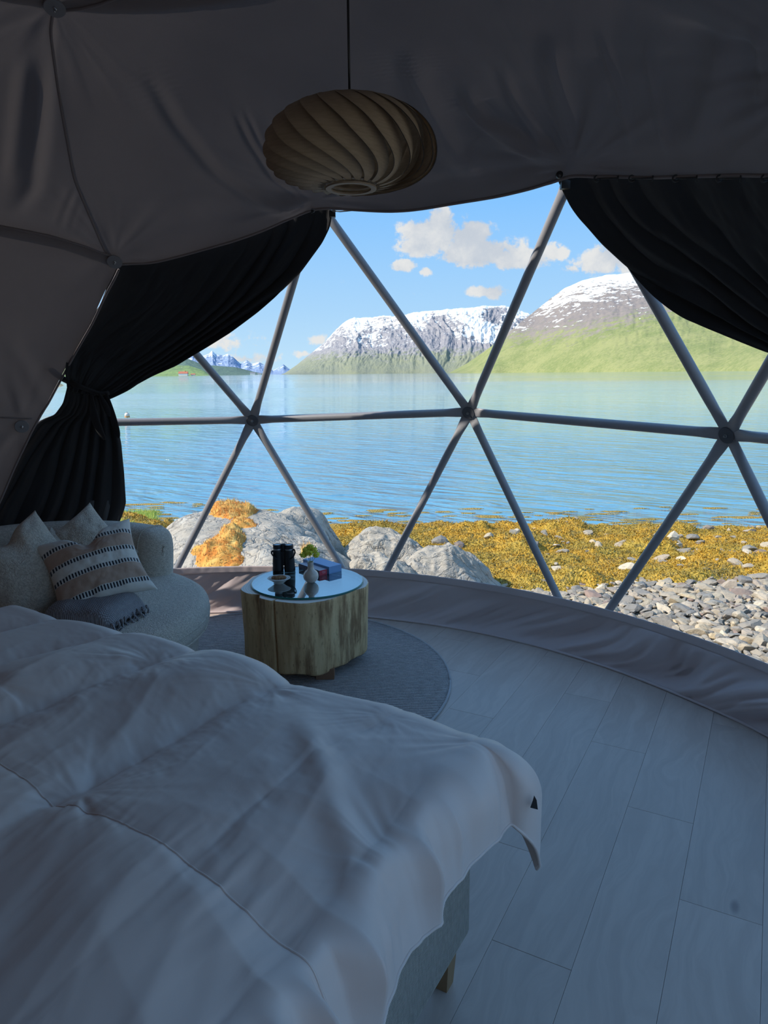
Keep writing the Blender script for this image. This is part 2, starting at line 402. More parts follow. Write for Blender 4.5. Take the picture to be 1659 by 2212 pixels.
# clear film panes outside the struts
win = empty('window_1', (DC[0], DC[1], 0), kind='structure')
def out(k, r=0.024):
    n = ND[k] - DC; n /= np.linalg.norm(n); return ND[k] + n * r + inv
for tri in ['UA A B', 'UA B UB', 'UB B C', 'UB C UC', 'UC C D', 'UZ A UA', 'UZ Z A', 'Z F0 A', 'A F0 F1', 'A F1 B', 'B F1 F2', 'B F2 C', 'C F2 F3', 'C F3 D', 'D F3 F4', 'Z FZ F0', 'UC D UD', 'UD D E', 'UD E UE', 'D F4 E', 'E F4 F5']:  # the panes from UD to F5 are out of view, added for more daylight
    P = np.array([out(k) for k in tri.split()]); n = np.cross(P[1] - P[0], P[2] - P[0]); n /= np.linalg.norm(n)
    make('pane', P, [(0, 1, 2)], M_FILM, win, smooth=False)

# ------------------------------------------------------------------ canvas lining
LR = 2.575
creases = [([(1000, 170), (1015, 225), (1050, 265), (1100, 300), (1160, 335), (1215, 358)], 0.030, 0.035),
           ([(300, 130), (380, 260), (470, 370), (560, 435), (620, 455), (690, 445)], 0.020, 0.035),
           ([(505, 230), (540, 300), (590, 380), (660, 440)], 0.016, 0.018), ([(525, 220), (560, 300), (610, 370), (670, 432)], 0.012, 0.014),
           ([(870, 90), (930, 240), (985, 340), (1060, 385)], 0.025, 0.06),
           ([(1080, 130), (1110, 220), (1165, 310), (1225, 350)], 0.016, 0.025), ([(1180, 60), (1200, 180), (1225, 300), (1240, 350)], 0.018, 0.04),
           ([(1290, 60), (1330, 200), (1370, 340)], 0.012, 0.02), ([(1385, 80), (1410, 220), (1450, 350)], 0.012, 0.02), ([(1560, 60), (1530, 220), (1480, 350)], 0.02, 0.045), ([(1620, 60), (1640, 250)], 0.012, 0.02),
           ([(60, 110), (40, 250), (20, 420)], -0.02, 0.03), ([(95, 100), (85, 260), (70, 400), (20, 480)], 0.028, 0.035), ([(165, 400), (140, 460), (125, 510)], 0.014, 0.012), ([(178, 430), (158, 480), (148, 520)], 0.012, 0.010),
           ([(118, 900), (60, 800), (10, 720)], 0.010, 0.04)]
creases = [(np.array([onsphere(x, y, LR) for x, y in smoothline(c, 40)]), a * 1.35, w_) for c, a, w_ in creases]
anchors = [(onsphere(248, 562, LR), 0.012, 3, 0.35), (onsphere(118, 14, LR), 0.014, 3, 0.5), (onsphere(685, 434, LR), 0.016, 3.5, 0.5), (onsphere(1240, 360, LR), 0.020, 4, 0.6), (dome(87, 2.15, LR), 0.02, 4, 0.5), (onsphere(47, 919, LR), 0.010, 5, 0.4)]
def wrinkle(P):
    sh = P.shape; P = P.reshape(-1, 3); D = P - DC; n = D / np.linalg.norm(D, axis=1)[:, None]; d = np.zeros(len(P))
    d += 0.018 * fbm(P[:, 0] * 1.2, P[:, 1] * 1.2, P[:, 2] * 1.2, 3, 5)
    for k, (a, am, cnt, ln) in enumerate(anchors):
        v = P - a; r = np.linalg.norm(v, axis=1); an = a - DC; an /= np.linalg.norm(an)
        e1 = np.cross(an, [0, 0, 1.0]); e1 /= np.linalg.norm(e1); e2 = np.cross(an, e1); psi = np.arctan2(v @ e2, v @ e1)
        q = fbm(np.cos(psi) * cnt * 0.6, np.sin(psi) * cnt * 0.6, r * 0.8, 3, 20 + k, 0.6)
        d += am * q * np.exp(-r / ln) * sst(r, 0.02, 0.15)
    for C, am, w_ in creases:
        dd = np.full(len(P), 9.0)
        near = np.linalg.norm(P - C.mean(0), axis=1) < np.linalg.norm(C - C.mean(0), axis=1).max() + 0.3
        if near.any():
            q = np.linalg.norm(P[near][:, None, :] - C[None], axis=2); i = q.argmin(1); tg = np.gradient(C, axis=0); tg /= np.linalg.norm(tg, axis=1)[:, None]; vv = P[near] - C[i]; vv = vv - tg[i] * (vv * tg[i]).sum(1)[:, None]; dd = np.linalg.norm(vv, axis=1); dd = np.where((i == 0) | (i == len(C) - 1), q[np.arange(len(i)), i], dd); end = sst(np.minimum(i, len(C) - 1 - i) / len(C), 0, 0.25)
            d[near] += am * np.exp(-(dd / w_) ** 2) * end - 0.5 * am * np.exp(-(dd / (2.2 * w_)) ** 2) * end
    return (P - n * d[:, None]).reshape(sh)
def slerp_patch(bot, top, nu, nv, left=None, right=None, r0=LR, r1=LR):
    B, T = poly(bot, np.linspace(0, 1, nu)), poly(top, np.linspace(0, 1, nu))
    B = (B - DC) / np.linalg.norm(B - DC, axis=1)[:, None]; T = (T - DC) / np.linalg.norm(T - DC, axis=1)[:, None]
    t = np.linspace(0, 1, nv)[None, :, None]; s = np.linspace(0, 1, nu)[:, None, None]
    D = B[:, None] * (1 - t) + T[:, None] * t
    for side, wt in ((left, (1 - s)), (right, s)):
        if side is None: continue
        S = poly(side, np.linspace(0, 1, nv)); S = (S - DC) / np.linalg.norm(S - DC, axis=1)[:, None]
        base = D[0 if side is left else -1].copy(); base /= np.linalg.norm(base, axis=1)[:, None]
        D = D + wt ** 2 * (S - base)[None]
    D /= np.linalg.norm(D, axis=2)[:, :, None]
    return DC + D * (r0 * (1 - t) + r1 * t)
def px3(L, R=LR): return np.array([onsphere(x, y, R) for x, y in L])
ceil_ = empty('ceiling', (DC[0], DC[1], 0), kind='structure')
swoop = smoothline([(256, 574), (300, 571), (330, 568), (380, 557), (430, 543), (500, 522), (560, 500), (620, 474), (665, 456), (700, 450), (740, 454), (790, 457), (850, 458), (880, 456), (920, 449), (1000, 436),
                    (1080, 420), (1150, 403), (1200, 389), (1228, 379), (1300, 381), (1400, 384), (1500, 381), (1600, 379), (1659, 378), (1800, 374)], 120, 2)
bot = np.concatenate([px3(swoop), [dome(f, 2.10, LR) for f in (88, 95, 105, 115, 125, 137)]])
POL = 2.77
top = [onsphere(118, 14, LR)] + [dome(f, POL, LR) for f in np.linspace(-5, 137, 24)]
seam_px = smoothline([(250, 576), (228, 548), (195, 470), (160, 380), (125, 190), (108, 60), (118, 14)], 60, 4)
seam3 = px3(seam_px)
panelA = slerp_patch(bot, top, 600, 200, left=seam3)
SOL = ('SOLIDIFY', dict(thickness=0.004, offset=1.0))
def lining(name, P, par):
    return MB().grid(wrinkle(P) + inv).build(name, M_LINING, par, mods=[])
lining('lining_panel', panelA, ceil_)
# upper left panel, between the long curved seam and the left wall
botL = np.concatenate([[dome(-75, 2.0, LR)], px3([(0, 505), (110, 525), (250, 572)])]); topL = [dome(f, POL + 0.05, LR) for f in np.linspace(-75, -30, 6)] + [onsphere(118, 14, LR)]
lining('lining_panel', slerp_patch(botL, topL, 140, 140, right=seam3, r0=LR + 0.012), ceil_)
# crown
cap = np.array([[dome(f, 0.4 + (LR) * math.cos(q), LR) for q in np.linspace(0, math.acos((POL + (0.0) - 0.4) / LR) + 0.03, 16)] for f in np.linspace(0, 360, 73)])
lining('lining_panel', cap + (cap - DC) * 0.004, ceil_)
# seams, hem, discs
def seam(pts, r=0.0055, par=None, name='seam', m=None, off=0.004):
    P = wrinkle(np.asarray(pts)); n = (P - DC) / np.linalg.norm(P - DC, axis=1)[:, None]
    return MB().tube(P - n * off + inv, r, 8).build(name, m or M_LINING, par)
seam(seam3[2:], par=ceil_); seam(bot[::1], 0.006, ceil_, 'hem', off=0.0)
s3 = px3(smoothline([(135, 26), (170, 22), (230, 8), (290, -12)], 20)); seam(s3, 0.005, ceil_)
def disc(px, py, par, r=0.036, lift=0.010):
    p = wrinkle(onsphere(px, py, LR)[None])[0]; n = DC - p; n /= np.linalg.norm(n)
    d = MB().disc(p + n * lift + inv, n, r, 0.007, 32).build('fabric_disc', M_DISC, par); sharp(d)
    MB().disc(p + n * (lift + 0.007) + inv, n, 0.0075, 0.003, 14).disc(p + n * (lift + 0.01) + inv, n, 0.004, 0.012, 10).build('bolt', M_BOLT if r > 0.02 else M_BLACK, d)
disc(248, 562, ceil_, lift=0.022); disc(118, 14, ceil_); disc(677, 452, ceil_, 0.010)
# left wall: the panel that ends in the slanting edge beside the curtain
wl = empty('wall_left', (DC[0], DC[1], 0), kind='structure')
edge = smoothline([(262, 572), (250, 600), (228, 640), (200, 700), (150, 790), (110, 865), (84, 906), (70, 930), (30, 1015), (0, 1085), (-60, 1200), (-120, 1320)], 60, 1)
e3 = np.concatenate([px3(edge, LR - 0.012), [dome(-43, 0.02, LR - 0.01)]])
l3 = np.array([dome(-75, z, LR) for z in np.linspace(2.10, 0.01, 30)])
topw = np.concatenate([[dome(-75, 2.09, LR)], px3([(0, 489), (110, 511), (235, 552), (258, 566)], LR - 0.012)])
W = slerp_patch(l3, e3, 110, 110, left=topw, r0=LR, r1=LR - 0.012)
lining('lining_panel', W, wl)
seam(px3(smoothline([(-90, 478), (0, 490), (110, 512), (240, 554)], 30), LR - 0.012), 0.0055, wl); seam(e3[1:-1], 0.006, wl, 'hem', off=0.0)
seam(px3(smoothline([(-60, 900), (0, 903), (70, 906)], 12), LR - 0.012), 0.004, wl)
disc(47, 919, wl, lift=0.020)
# right wall beyond the frame, and the back
wr = empty('wall_right', (DC[0], DC[1], 0), kind='structure')
er = np.array([dome(137 + 22 * t, 2.12 - 2.10 * t, LR) for t in np.linspace(0, 1, 30)]); rr = np.array([dome(185, 2.12 - 2.10 * t, LR) for t in np.linspace(0, 1, 30)])
lining('lining_panel', slerp_patch(er, rr, 40, 40, left=[dome(f, 2.12, LR) for f in np.linspace(137, 185, 20)]), wr)
wb = empty('wall_back', (DC[0], DC[1], 0), kind='structure')
for f0, f1, zb in ((137, 185, 2.05), (185, 235, 0.0), (235, 285, 0.0)):
    P = np.array([[dome(f, zb + (POL + 0.05 - zb) * t, LR + 0.01) for t in np.linspace(0, 1, 40)] for f in np.linspace(f0 - 0.1, f1 + 0.1, 50)])
    lining('lining_panel', P, wb)

# ------------------------------------------------------------------ fabric skirt along the foot of the window
sk = empty('baseboard_front', (DC[0], DC[1], 0), kind='structure')
ph = np.radians(np.linspace(-44, 158, 900)); zz = np.linspace(0.0, 0.262, 34)
def skirt_r(f, z): return 2.692 - 0.05 * z - 0.030 * np.exp(-(z / 0.03))
f_, z_ = np.meshgrid(ph, zz, indexing='ij'); arc = f_ * 2.69
slant = arc * 6.0 - z_ * 13.0 * (1 - z_) + 0.6 * noise(arc * 1.5, z_ * 3, 0, 3)
amp = 0.010 + 0.012 * sst(np.degrees(f_), 15, 60)
wv = (fbm(slant * 1.15, z_ * 2.0, 0, 3, 9, 0.45)) * amp * 2.4 * np.sin(PI * np.clip(z_ / 0.262, 0, 1)) ** 0.6
rad = skirt_r(f_, z_) - wv
P = np.stack([rad * np.sin(f_), rad * np.cos(f_), z_ + 0.002], -1)
MB().grid(P).build('skirt_cloth', M_SKIRT, sk, mods=[SOL])
zz2 = np.linspace(0.262, 0.306, 6); f_, z_ = np.meshgrid(ph, zz2, indexing='ij')
rad = skirt_r(f_, z_) - 0.004 - 0.0015 * noise(f_ * 90, z_ * 20, 0, 4); P = np.stack([rad * np.sin(f_), rad * np.cos(f_), z_], -1)
MB().grid(P).build('top_hem', M_SKIRT, sk, mods=[SOL])
pp = np.stack([(2.655 + 0.006 * noise(ph * 6, 0, 0, 8)) * np.sin(ph), (2.655 + 0.006 * noise(ph * 6, 0, 0, 8)) * np.cos(ph), np.full(len(ph), 0.008)], -1)
MB().tube(pp, 0.007, 8).build('piping', M_SKIRT, sk)
# ------------------------------------------------------------------ the fjord: sea, shore and mountains
SEA = -1.30
def gz(x, y):
    """ground of the shore"""
    x = np.asarray(x, float); y = np.asarray(y, float)
    yy = y - 0.30 * np.maximum(0, -x - 1.0)
    z = -0.70 - 0.075 * (yy - 5.0)
    z = np.where(yy > 12.4, -1.255 - 0.12 * (yy - 12.4), z)
    return np.maximum(z, -9.0) + 0.05 * fbm(x * 0.5, y * 0.5, 0, 3, 31)

def water_fn(g, b):
    p = g.node('ShaderNodeNewGeometry').outputs['Position']
    rot = g.node('ShaderNodeVectorRotate', {'Vector': p, 'Angle': math.radians(30)}, rotation_type='Z_AXIS').outputs[0]
    a = g.noise(g.scale(rot, 0.50, 2.0, 1), 1.0, 3, 0.5, 0.5); s = g.noise(g.scale(p, 1.6, 5.5, 1), 1.0, 2, 0.5); big = g.noise(g.scale(rot, 0.06, 0.25, 1), 1.0, 2, 0.5)
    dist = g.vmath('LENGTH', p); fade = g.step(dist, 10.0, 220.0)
    h = g.math('ADD', g.math('MULTIPLY', a, 0.42), g.math('MULTIPLY', s, 0.035)); h = g.math('ADD', h, g.math('MULTIPLY', big, 0.35)); h = g.math('MULTIPLY', h, g.math('SUBTRACT', 1.0, g.math('MULTIPLY', g.step(dist, 25.0, 260.0), 0.93)))
    g.l.new(g.bump(h, 1.0, 1.0), b.inputs['Normal'])
    patch = g.noise(g.scale(p, 0.010, 0.035, 1), 1.0, 3, 0.5)
    g.l.new(g.mix(g.step(dist, 12, 80), (0.12, 0.30, 0.42), (0.32, 0.45, 0.44)), b.inputs['Base Color'])  # base colour pales with distance, standing in for reflected sky
    g.l.new(g.math('MULTIPLY_ADD', g.step(patch, 0.4, 0.65), 0.07, 0.03), b.inputs['Roughness'])
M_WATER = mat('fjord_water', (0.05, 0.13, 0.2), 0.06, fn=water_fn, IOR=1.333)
xs = np.concatenate([-np.geomspace(16000, 30, 30), np.linspace(-28, 28, 30), np.geomspace(30, 16000, 30)]); ys = np.concatenate([np.linspace(7, 40, 20), np.geomspace(45, 18000, 30)])
gx, gy = np.meshgrid(xs, ys, indexing='ij')
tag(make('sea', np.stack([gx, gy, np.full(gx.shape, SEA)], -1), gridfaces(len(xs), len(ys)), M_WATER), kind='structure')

def shore_fn(g, b):
    p = g.node('ShaderNodeNewGeometry').outputs['Position']
    n = g.noise(p, 9, 5, 0.6); v = g.node('ShaderNodeTexVoronoi', {'Vector': p, 'Scale': 22.0}).outputs['Distance']
    yv = g.node('ShaderNodeSeparateXYZ', {0: p}).outputs[1]
    g.l.new(g.mix(g.step(yv, 1.0, -3.0), g.mix(n, (0.10, 0.085, 0.06), (0.22, 0.19, 0.14)), g.mix(n, (0.34, 0.32, 0.26), (0.46, 0.43, 0.36))), b.inputs['Base Color']); g.l.new(g.bump(v, 0.02, 0.8), b.inputs['Normal'])
M_SHORE = mat('wet_gravel', rough=0.8, fn=shore_fn)
xs = np.concatenate([-np.geomspace(2500, 24, 24), np.linspace(-22, 22, 200), np.geomspace(24, 2500, 24)]); ys = np.concatenate([-np.geomspace(2500, 13, 24), np.linspace(-12, 26, 170)]); gx, gy = np.meshgrid(xs, ys, indexing='ij'); z = gz(np.clip(gx, -22, 22), gy)
z = np.where(gy < 4, np.minimum(z, -0.62), z)
shore = tag(make('shore', np.stack([gx, gy, z], -1), gridfaces(len(xs), len(ys)), M_SHORE), kind='structure')

# --- rock outcrops -------------------------------------------------------------
def rock_fn(c1, c2, c3, crack=1.0):
    def fn(g, b):
        p = g.node('ShaderNodeNewGeometry').outputs['Position']
        n = g.noise(p, 1.6, 5, 0.6); f = g.noise(g.scale(p, 1, 2.2, 1.6), 9, 6, 0.68); sp = g.noise(p, 60, 3, 0.6)
        wv = g.vmath('ADD', p, g.scale(g.node('ShaderNodeTexNoise', {'Vector': p, 'Scale': 1.7, 'Detail': 7.0}).outputs[1], 1.5, 1.5, 1.5))
        v = g.node('ShaderNodeTexVoronoi', {'Vector': g.scale(wv, 0.5, 1.7, 1.0), 'Scale': 1.0}, feature='DISTANCE_TO_EDGE').outputs['Distance']
        v2 = g.node('ShaderNodeTexVoronoi', {'Vector': g.scale(wv, 0.7, 1.8, 1.0), 'Scale': 3.0}, feature='DISTANCE_TO_EDGE').outputs['Distance']
        c = g.mix(g.step(n, 0.36, 0.62), c1, c2); c = g.mix(g.math('MULTIPLY', g.step(f, 0.50, 0.66), 0.75), c, c3)
        cr = g.step(v, 0.016, 0.0); cr2 = g.math('MULTIPLY', g.step(v2, 0.03, 0.0), g.step(n, 0.42, 0.6))
        c = g.mix(g.math('MULTIPLY', g.math('MAXIMUM', cr, g.math('MULTIPLY', cr2, 0.6)), 0.85 * crack), c, (0.035, 0.032, 0.03))
        c = g.mix(g.math('MULTIPLY', g.step(g.noise(p, 5.5, 4, 0.6), 0.60, 0.68), 0.55), c, (0.52, 0.50, 0.44))
        g.l.new(c, b.inputs['Base Color'])
        h = g.math('ADD', g.math('MULTIPLY', f, 0.06), g.math('MULTIPLY', sp, 0.006)); h = g.math('ADD', h, g.math('MULTIPLY', g.step(v, 0.0, 0.05), 0.03)); h = g.math('ADD', h, g.math('MULTIPLY', g.step(v2, 0.0, 0.08), 0.018))
        g.l.new(g.bump(h, 1.0, 0.6), b.inputs['Normal'])
    return fn
M_ROCK = mat('grey_gneiss', rough=0.85, fn=rock_fn((0.39, 0.345, 0.28), (0.47, 0.415, 0.34), (0.24, 0.21, 0.17), 0.8))
M_PALE = mat('pale_gneiss', rough=0.85, fn=rock_fn((0.38, 0.33, 0.26), (0.48, 0.42, 0.335), (0.20, 0.17, 0.135), 0.8))
def outcrop(name, cx, cy, rx, ry, zt, zb, label, m, rot=0.0, n=150, seed=1, rough=0.06, sq=3.2, tilt=(0, 0), strat=0.0):
    """broad bedrock hump: a superellipse in plan with steep rough flanks"""
    u = np.linspace(-1.12, 1.12, n); ua, va = np.meshgrid(u, u, indexing='ij')
    x, y = ua * rx, va * ry; c, s = math.cos(rot), math.sin(rot); X, Y = cx + c * x - s * y, cy + s * x + c * y
    e = (np.abs(ua) ** 2.4 + np.abs(va) ** 2.4) ** (1 / 2.4) + 0.16 * fbm(X * 1.1, Y * 1.1, 0, 3, seed)
    prof = np.clip(1 - np.abs(np.clip(e, 0, 1)) ** sq, 0, 1)
    z = zb + (zt - zb + tilt[0] * x + tilt[1] * y) * prof
    z += rough * (0.8 * fbm(X * 1.3, Y * 1.3, 0, 4, seed + 5) + 0.5 * ridged(X * 2.1, Y * 3.4, z, 4, seed + 9)) * prof ** 0.5
    if strat: z += strat * (np.abs(((X * 0.6 + Y * 1.5 + 0.4 * fbm(X, Y, 0, 3, seed)) * 3.0) % 1 - 0.5)) * prof
    z = np.where(e > 1.02, zb - 0.25, z)
    V = np.stack([X, Y, z], -1)
    k = sst(e, 0.55, 1.0)
    V[..., 0] += k * 0.10 * rough / 0.06 * noise(X * 3, Y * 3, z * 4, seed + 2); V[..., 1] += k * 0.08 * noise(X * 3, Y * 3, z * 4, seed + 3)
    o = make(name, V - np.array([cx, cy, 0]), gridfaces(n, n), m); o.location = (cx, cy, 0)
    tag(o, label, 'rock'); o['_v'] = 0; del o['_v']
    return o, V
ROCKS = []
o, V = outcrop('rock_outcrop', -1.68, 7.75, 1.46, 2.25, -0.16, -1.15, 'broad grey bedrock outcrop with orange moss patches beyond the binoculars', M_ROCK, 0.0, 260, 3, 0.055, 3.4, (0.0, 0.075)); ROCKS.append(V)
o, V = outcrop('rock_outcrop', -3.7, 8.6, 1.5, 1.5, -0.50, -1.25, 'low grey rock with green grass at the left, beside the curtain', M_ROCK, 0.1, 120, 13, 0.05, 3.0); ROCKS.append(V)
o, V = outcrop('rock_outcrop', 0.02, 8.9, 0.85, 0.60, -0.60, -1.15, 'pale rock just right of the dark end face of the big outcrop', M_PALE, 0.2, 130, 23, 0.13, 2.0, (-0.12, 0)); ROCKS.append(V)
o, V = outcrop('rock_outcrop', -0.02, 7.45, 0.72, 0.50, -0.56, -1.10, 'low rounded pale rock behind the right edge of the stump table', M_PALE, 0.1, 130, 33, 0.12, 2.2, (-0.12, 0)); ROCKS.append(V)
o, V = outcrop('rock_outcrop', 0.66, 7.75, 0.70, 0.80, -0.58, -1.10, 'wedge-shaped grey rock sloping right into the seaweed', M_ROCK, -0.25, 140, 43, 0.13, 1.9, (-0.30, 0), 0.05); ROCKS.append(V)
bv = []; bf = []; off = 0
for V in ROCKS:
    n = V.shape[0]; bv += [tuple(p) for p in V.reshape(-1, 3)]; bf += [tuple(int(q) + off for q in f) for f in gridfaces(n, n)]; off += n * n
SHV = np.stack([gx, gy, z], -1) if False else None
BV = BVHTree.FromPolygons(bv, bf)
def hit(px, py, gnd=True):
    d = ray(px, py); d /= np.linalg.norm(d); h = BV.ray_cast(Vector(EYEP), Vector(d))
    if h[0] is not None: return np.array(h[0])
    p = onz(px, py, -0.9)
    for _ in range(4): p = onz(px, py, float(gz(p[0], p[1])))
    return p
def top_z(x, y):
    h = BV.ray_cast(Vector((x, y, 3)), Vector((0, 0, -1))); g0 = float(gz(x, y))
    return max(g0, h[0][2]) if h[0] is not None else g0

def inpoly(X, Y, Pn):
    ins = np.zeros(X.shape, bool); n = len(Pn); dist = np.full(X.shape, 9.0)
    for i in range(n):
        (x1, y1), (x2, y2) = Pn[i], Pn[(i + 1) % n]
        with np.errstate(divide='ignore', invalid='ignore'):
            c = ((y1 > Y) != (y2 > Y)) & (X < (x2 - x1) * (Y - y1) / (y2 - y1 + 1e-12) + x1)
        ins ^= c
        t = np.clip(((X - x1) * (x2 - x1) + (Y - y1) * (y2 - y1)) / ((x2 - x1) ** 2 + (y2 - y1) ** 2 + 1e-12), 0, 1)
        dist = np.minimum(dist, np.hypot(X - x1 - t * (x2 - x1), Y - y1 - t * (y2 - y1)))
    return np.where(ins, dist, -dist)
def blades(name, P, hgt, wid, m, lab, cat, lean=0.5, seed=1, group=None, bend=True):
    """many thin grass blades or fronds as one piece of stuff; P (n,3) roots"""
    r = np.random.RandomState(seed); n = len(P); a = r.rand(n) * 2 * PI; h = hgt * (0.5 + r.rand(n)); ln = lean * h * r.rand(n); w_ = wid * (0.6 + 0.8 * r.rand(n)); b2 = r.rand(n) * 2 * PI
    dx, dy = np.cos(a), np.sin(a); sx, sy = np.cos(b2), np.sin(b2)
    A = P + np.stack([sx * w_, sy * w_, -0.01 + 0 * a], 1); B = P - np.stack([sx * w_, sy * w_, 0.01 + 0 * a], 1)
    Cc = P + np.stack([dx * ln * 0.4 + sx * w_ * .7, dy * ln * 0.4 + sy * w_ * .7, h * 0.6], 1); Dd = P + np.stack([dx * ln * 0.4 - sx * w_ * .7, dy * ln * 0.4 - sy * w_ * .7, h * 0.6], 1)
    E_ = P + np.stack([dx * ln, dy * ln, h], 1)
    V = np.stack([A, B, Dd, Cc, E_], 1).reshape(-1, 3); i = np.arange(n)[:, None] * 5
    o = make(name, V, [np.concatenate([i, i + 1, i + 2, i + 3], 1), np.concatenate([i + 3, i + 2, i + 4], 1)], m, attrs={'tone': np.repeat(r.rand(n), 5)})
    return tag(o, lab, cat, group, 'stuff')
def tuft_fn(cols):
    def fn(g, b):
        t = g.node('ShaderNodeAttribute', attribute_name='tone').outputs['Fac']; n = g.noise(g.node('ShaderNodeNewGeometry').outputs['Position'], 4.0, 3, 0.6)
        f = g.math('ADD', g.math('MULTIPLY', t, 0.5), g.math('MULTIPLY', g.math('SUBTRACT', n, 0.25), 1.0), clamp=True)
        g.l.new(g.ramp(f, cols), b.inputs['Base Color'])
        b.inputs['Subsurface Weight'].default_value = 0.0
    return fn
M_MOSS = mat('orange_moss', rough=0.95, fn=tuft_fn([(0.10, (0.34, 0.10, 0.015)), (0.35, (0.55, 0.20, 0.03)), (0.65, (0.66, 0.36, 0.08)), (0.95, (0.58, 0.44, 0.15))]))
M_STRAW = mat('straw_grass', rough=0.9, fn=tuft_fn([(0.15, (0.58, 0.26, 0.05)), (0.5, (0.72, 0.48, 0.16)), (0.9, (0.66, 0.56, 0.22))]))
M_GRASS = mat('green_grass', rough=0.85, fn=tuft_fn([(0.15, (0.24, 0.36, 0.04)), (0.5, (0.45, 0.55, 0.10)), (0.9, (0.66, 0.62, 0.22))]))
def moss_patch(pxs, m, mb_, label, cat, hgt=0.05, dens=2600, seed=1, blade=0.045, name='moss_patch'):
    Pn = np.array([hit(x, y)[:2] for x, y in pxs]); lo, hi = Pn.min(0) - 0.05, Pn.max(0) + 0.05; st = 0.022 + 0.01 * (np.prod(hi - lo) > 3)
    xs = np.arange(lo[0], hi[0], st); ys = np.arange(lo[1], hi[1], st); X, Y = np.meshgrid(xs, ys, indexing='ij')
    D = inpoly(X, Y, [tuple(p) for p in Pn]) + 0.06 * fbm(X * 5, Y * 5, 0, 3, seed)
    Z = np.array([[top_z(a, b) for a, b in zip(r1, r2)] for r1, r2 in zip(X, Y)])
    H = np.clip(sst(D, -0.01, 0.10), 0, 1) * hgt * (1 + 0.5 * fbm(X * 7, Y * 7, 0, 3, seed + 3)); Z2 = Z + np.where(D > -0.01, H, -0.03)
    Fq = gridfaces(len(xs), len(ys)); keep = (D > -0.04).reshape(-1)[Fq].any(1)
    root = tag(make(name, np.stack([X, Y, Z2], -1), Fq[keep], m, attrs={'tone': 0.5 + 0.5 * noise(X * 30, Y * 30, 0, 7)}), label, cat, kind='stuff')
    r = np.random.RandomState(seed); idx = np.flatnonzero((D > 0.0).reshape(-1)); k = int(min(26000, dens * len(idx) * st * st)); ii = r.choice(idx, k)
    R = np.stack([X, Y, Z2], -1).reshape(-1, 3)[ii]; R[:, 0] += (r.rand(k) - .5) * st; R[:, 1] += (r.rand(k) - .5) * st
    b = blades('blades', R, blade, 0.003, mb_, None, None, 0.9, seed); b.parent = root
    return root
moss_patch([(452, 1085), (480, 1082), (520, 1073), (548, 1084), (556, 1098), (572, 1104), (560, 1112), (525, 1114), (498, 1122), (455, 1112)], M_MOSS, M_STRAW, 'straw grass and orange moss on the crest of the rock outcrop', 'moss', 0.06, 3000, 2, 0.035)
moss_patch([(498, 1126), (520, 1119), (548, 1132), (540, 1140), (505, 1138)], M_MOSS, M_MOSS, 'small rust-orange moss patch between two larger ones on the outcrop', 'moss', 0.05, 3000, 3, 0.015)
moss_patch([(418, 1195), (440, 1180), (468, 1155), (488, 1142), (515, 1140), (535, 1160), (525, 1185), (520, 1240), (420, 1240)], M_MOSS, M_STRAW, 'large golden moss patch low on the outcrop beside the frame strut', 'moss', 0.07, 2600, 4, 0.024)
moss_patch([(655, 1185), (668, 1182), (672, 1196), (652, 1200)], M_MOSS, M_STRAW, 'yellow grass tuft on the rock just behind the flower vase', 'grass', 0.03, 5000, 8, 0.06, 'grass_tuft')
moss_patch([(458, 1083), (500, 1074), (530, 1070), (545, 1080), (500, 1084)], M_GRASS, M_GRASS, 'green grass tufts on the very top of the outcrop', 'grass', 0.05, 3200, 5, 0.10, 'grass_tuft')
moss_patch([(245, 1118), (300, 1112), (345, 1104), (358, 1112), (335, 1130), (300, 1150), (240, 1152)], M_GRASS, M_GRASS, 'bright green grass on low rock between curtain and outcrop', 'grass', 0.05, 2600, 6, 0.09, 'grass_tuft')

# --- seaweed --------------------------------------------------------------------
def weed_fn(g, b):
    p = g.node('ShaderNodeNewGeometry').outputs['Position']; t = g.node('ShaderNodeAttribute', attribute_name='tone').outputs['Fac']
    n = g.noise(p, 1.3, 3, 0.6); m_ = g.noise(p, 7.0, 4, 0.7); f = g.noise(p, 45, 3, 0.7)
    c = g.mix(g.step(n, 0.35, 0.65), (0.62, 0.34, 0.02), (0.44, 0.30, 0.035)); c = g.mix(g.step(m_, 0.50, 0.68), c, (0.22, 0.17, 0.045)); c = g.mix(g.step(f, 0.5, 0.75), c, (0.80, 0.52, 0.07))
    c = g.mix(g.math('MULTIPLY', g.step(t, 0.72, 1.0), 0.5), c, (0.10, 0.08, 0.03))
    g.l.new(c, b.inputs['Base Color'])
    v = g.node('ShaderNodeTexVoronoi', {'Vector': p, 'Scale': 30.0}).outputs['Distance']; g.l.new(g.bump(g.math('ADD', v, f), 0.03, 0.9), b.inputs['Normal'])
M_WEED = mat('bladder_wrack', rough=0.6, fn=weed_fn)
xs = np.arange(-8.0, 12.0, 0.045); ys = np.arange(6.6, 17.5, 0.045); X, Y = np.meshgrid(xs, ys, indexing='ij')
G0 = gz(X, Y); yy = Y - 0.30 * np.maximum(0, -X - 1.0)
edge_n = fbm(X * 0.8, Y * 0.8, 0, 4, 51)
inner = np.where(X > -0.3, 7.55 + 0.45 * sst(X, 1.5, 3.5) + 0.35 * sst(X, 3.5, 6), 9.7)
rockd = np.minimum.reduce([np.hypot((X - a_) / b_, (Y - c_) / d_) for a_, b_, c_, d_ in ((0.02, 0.85, 8.9, 0.65), (-0.06, 0.65, 7.45, 0.6), (0.66, 0.72, 7.75, 0.85))])
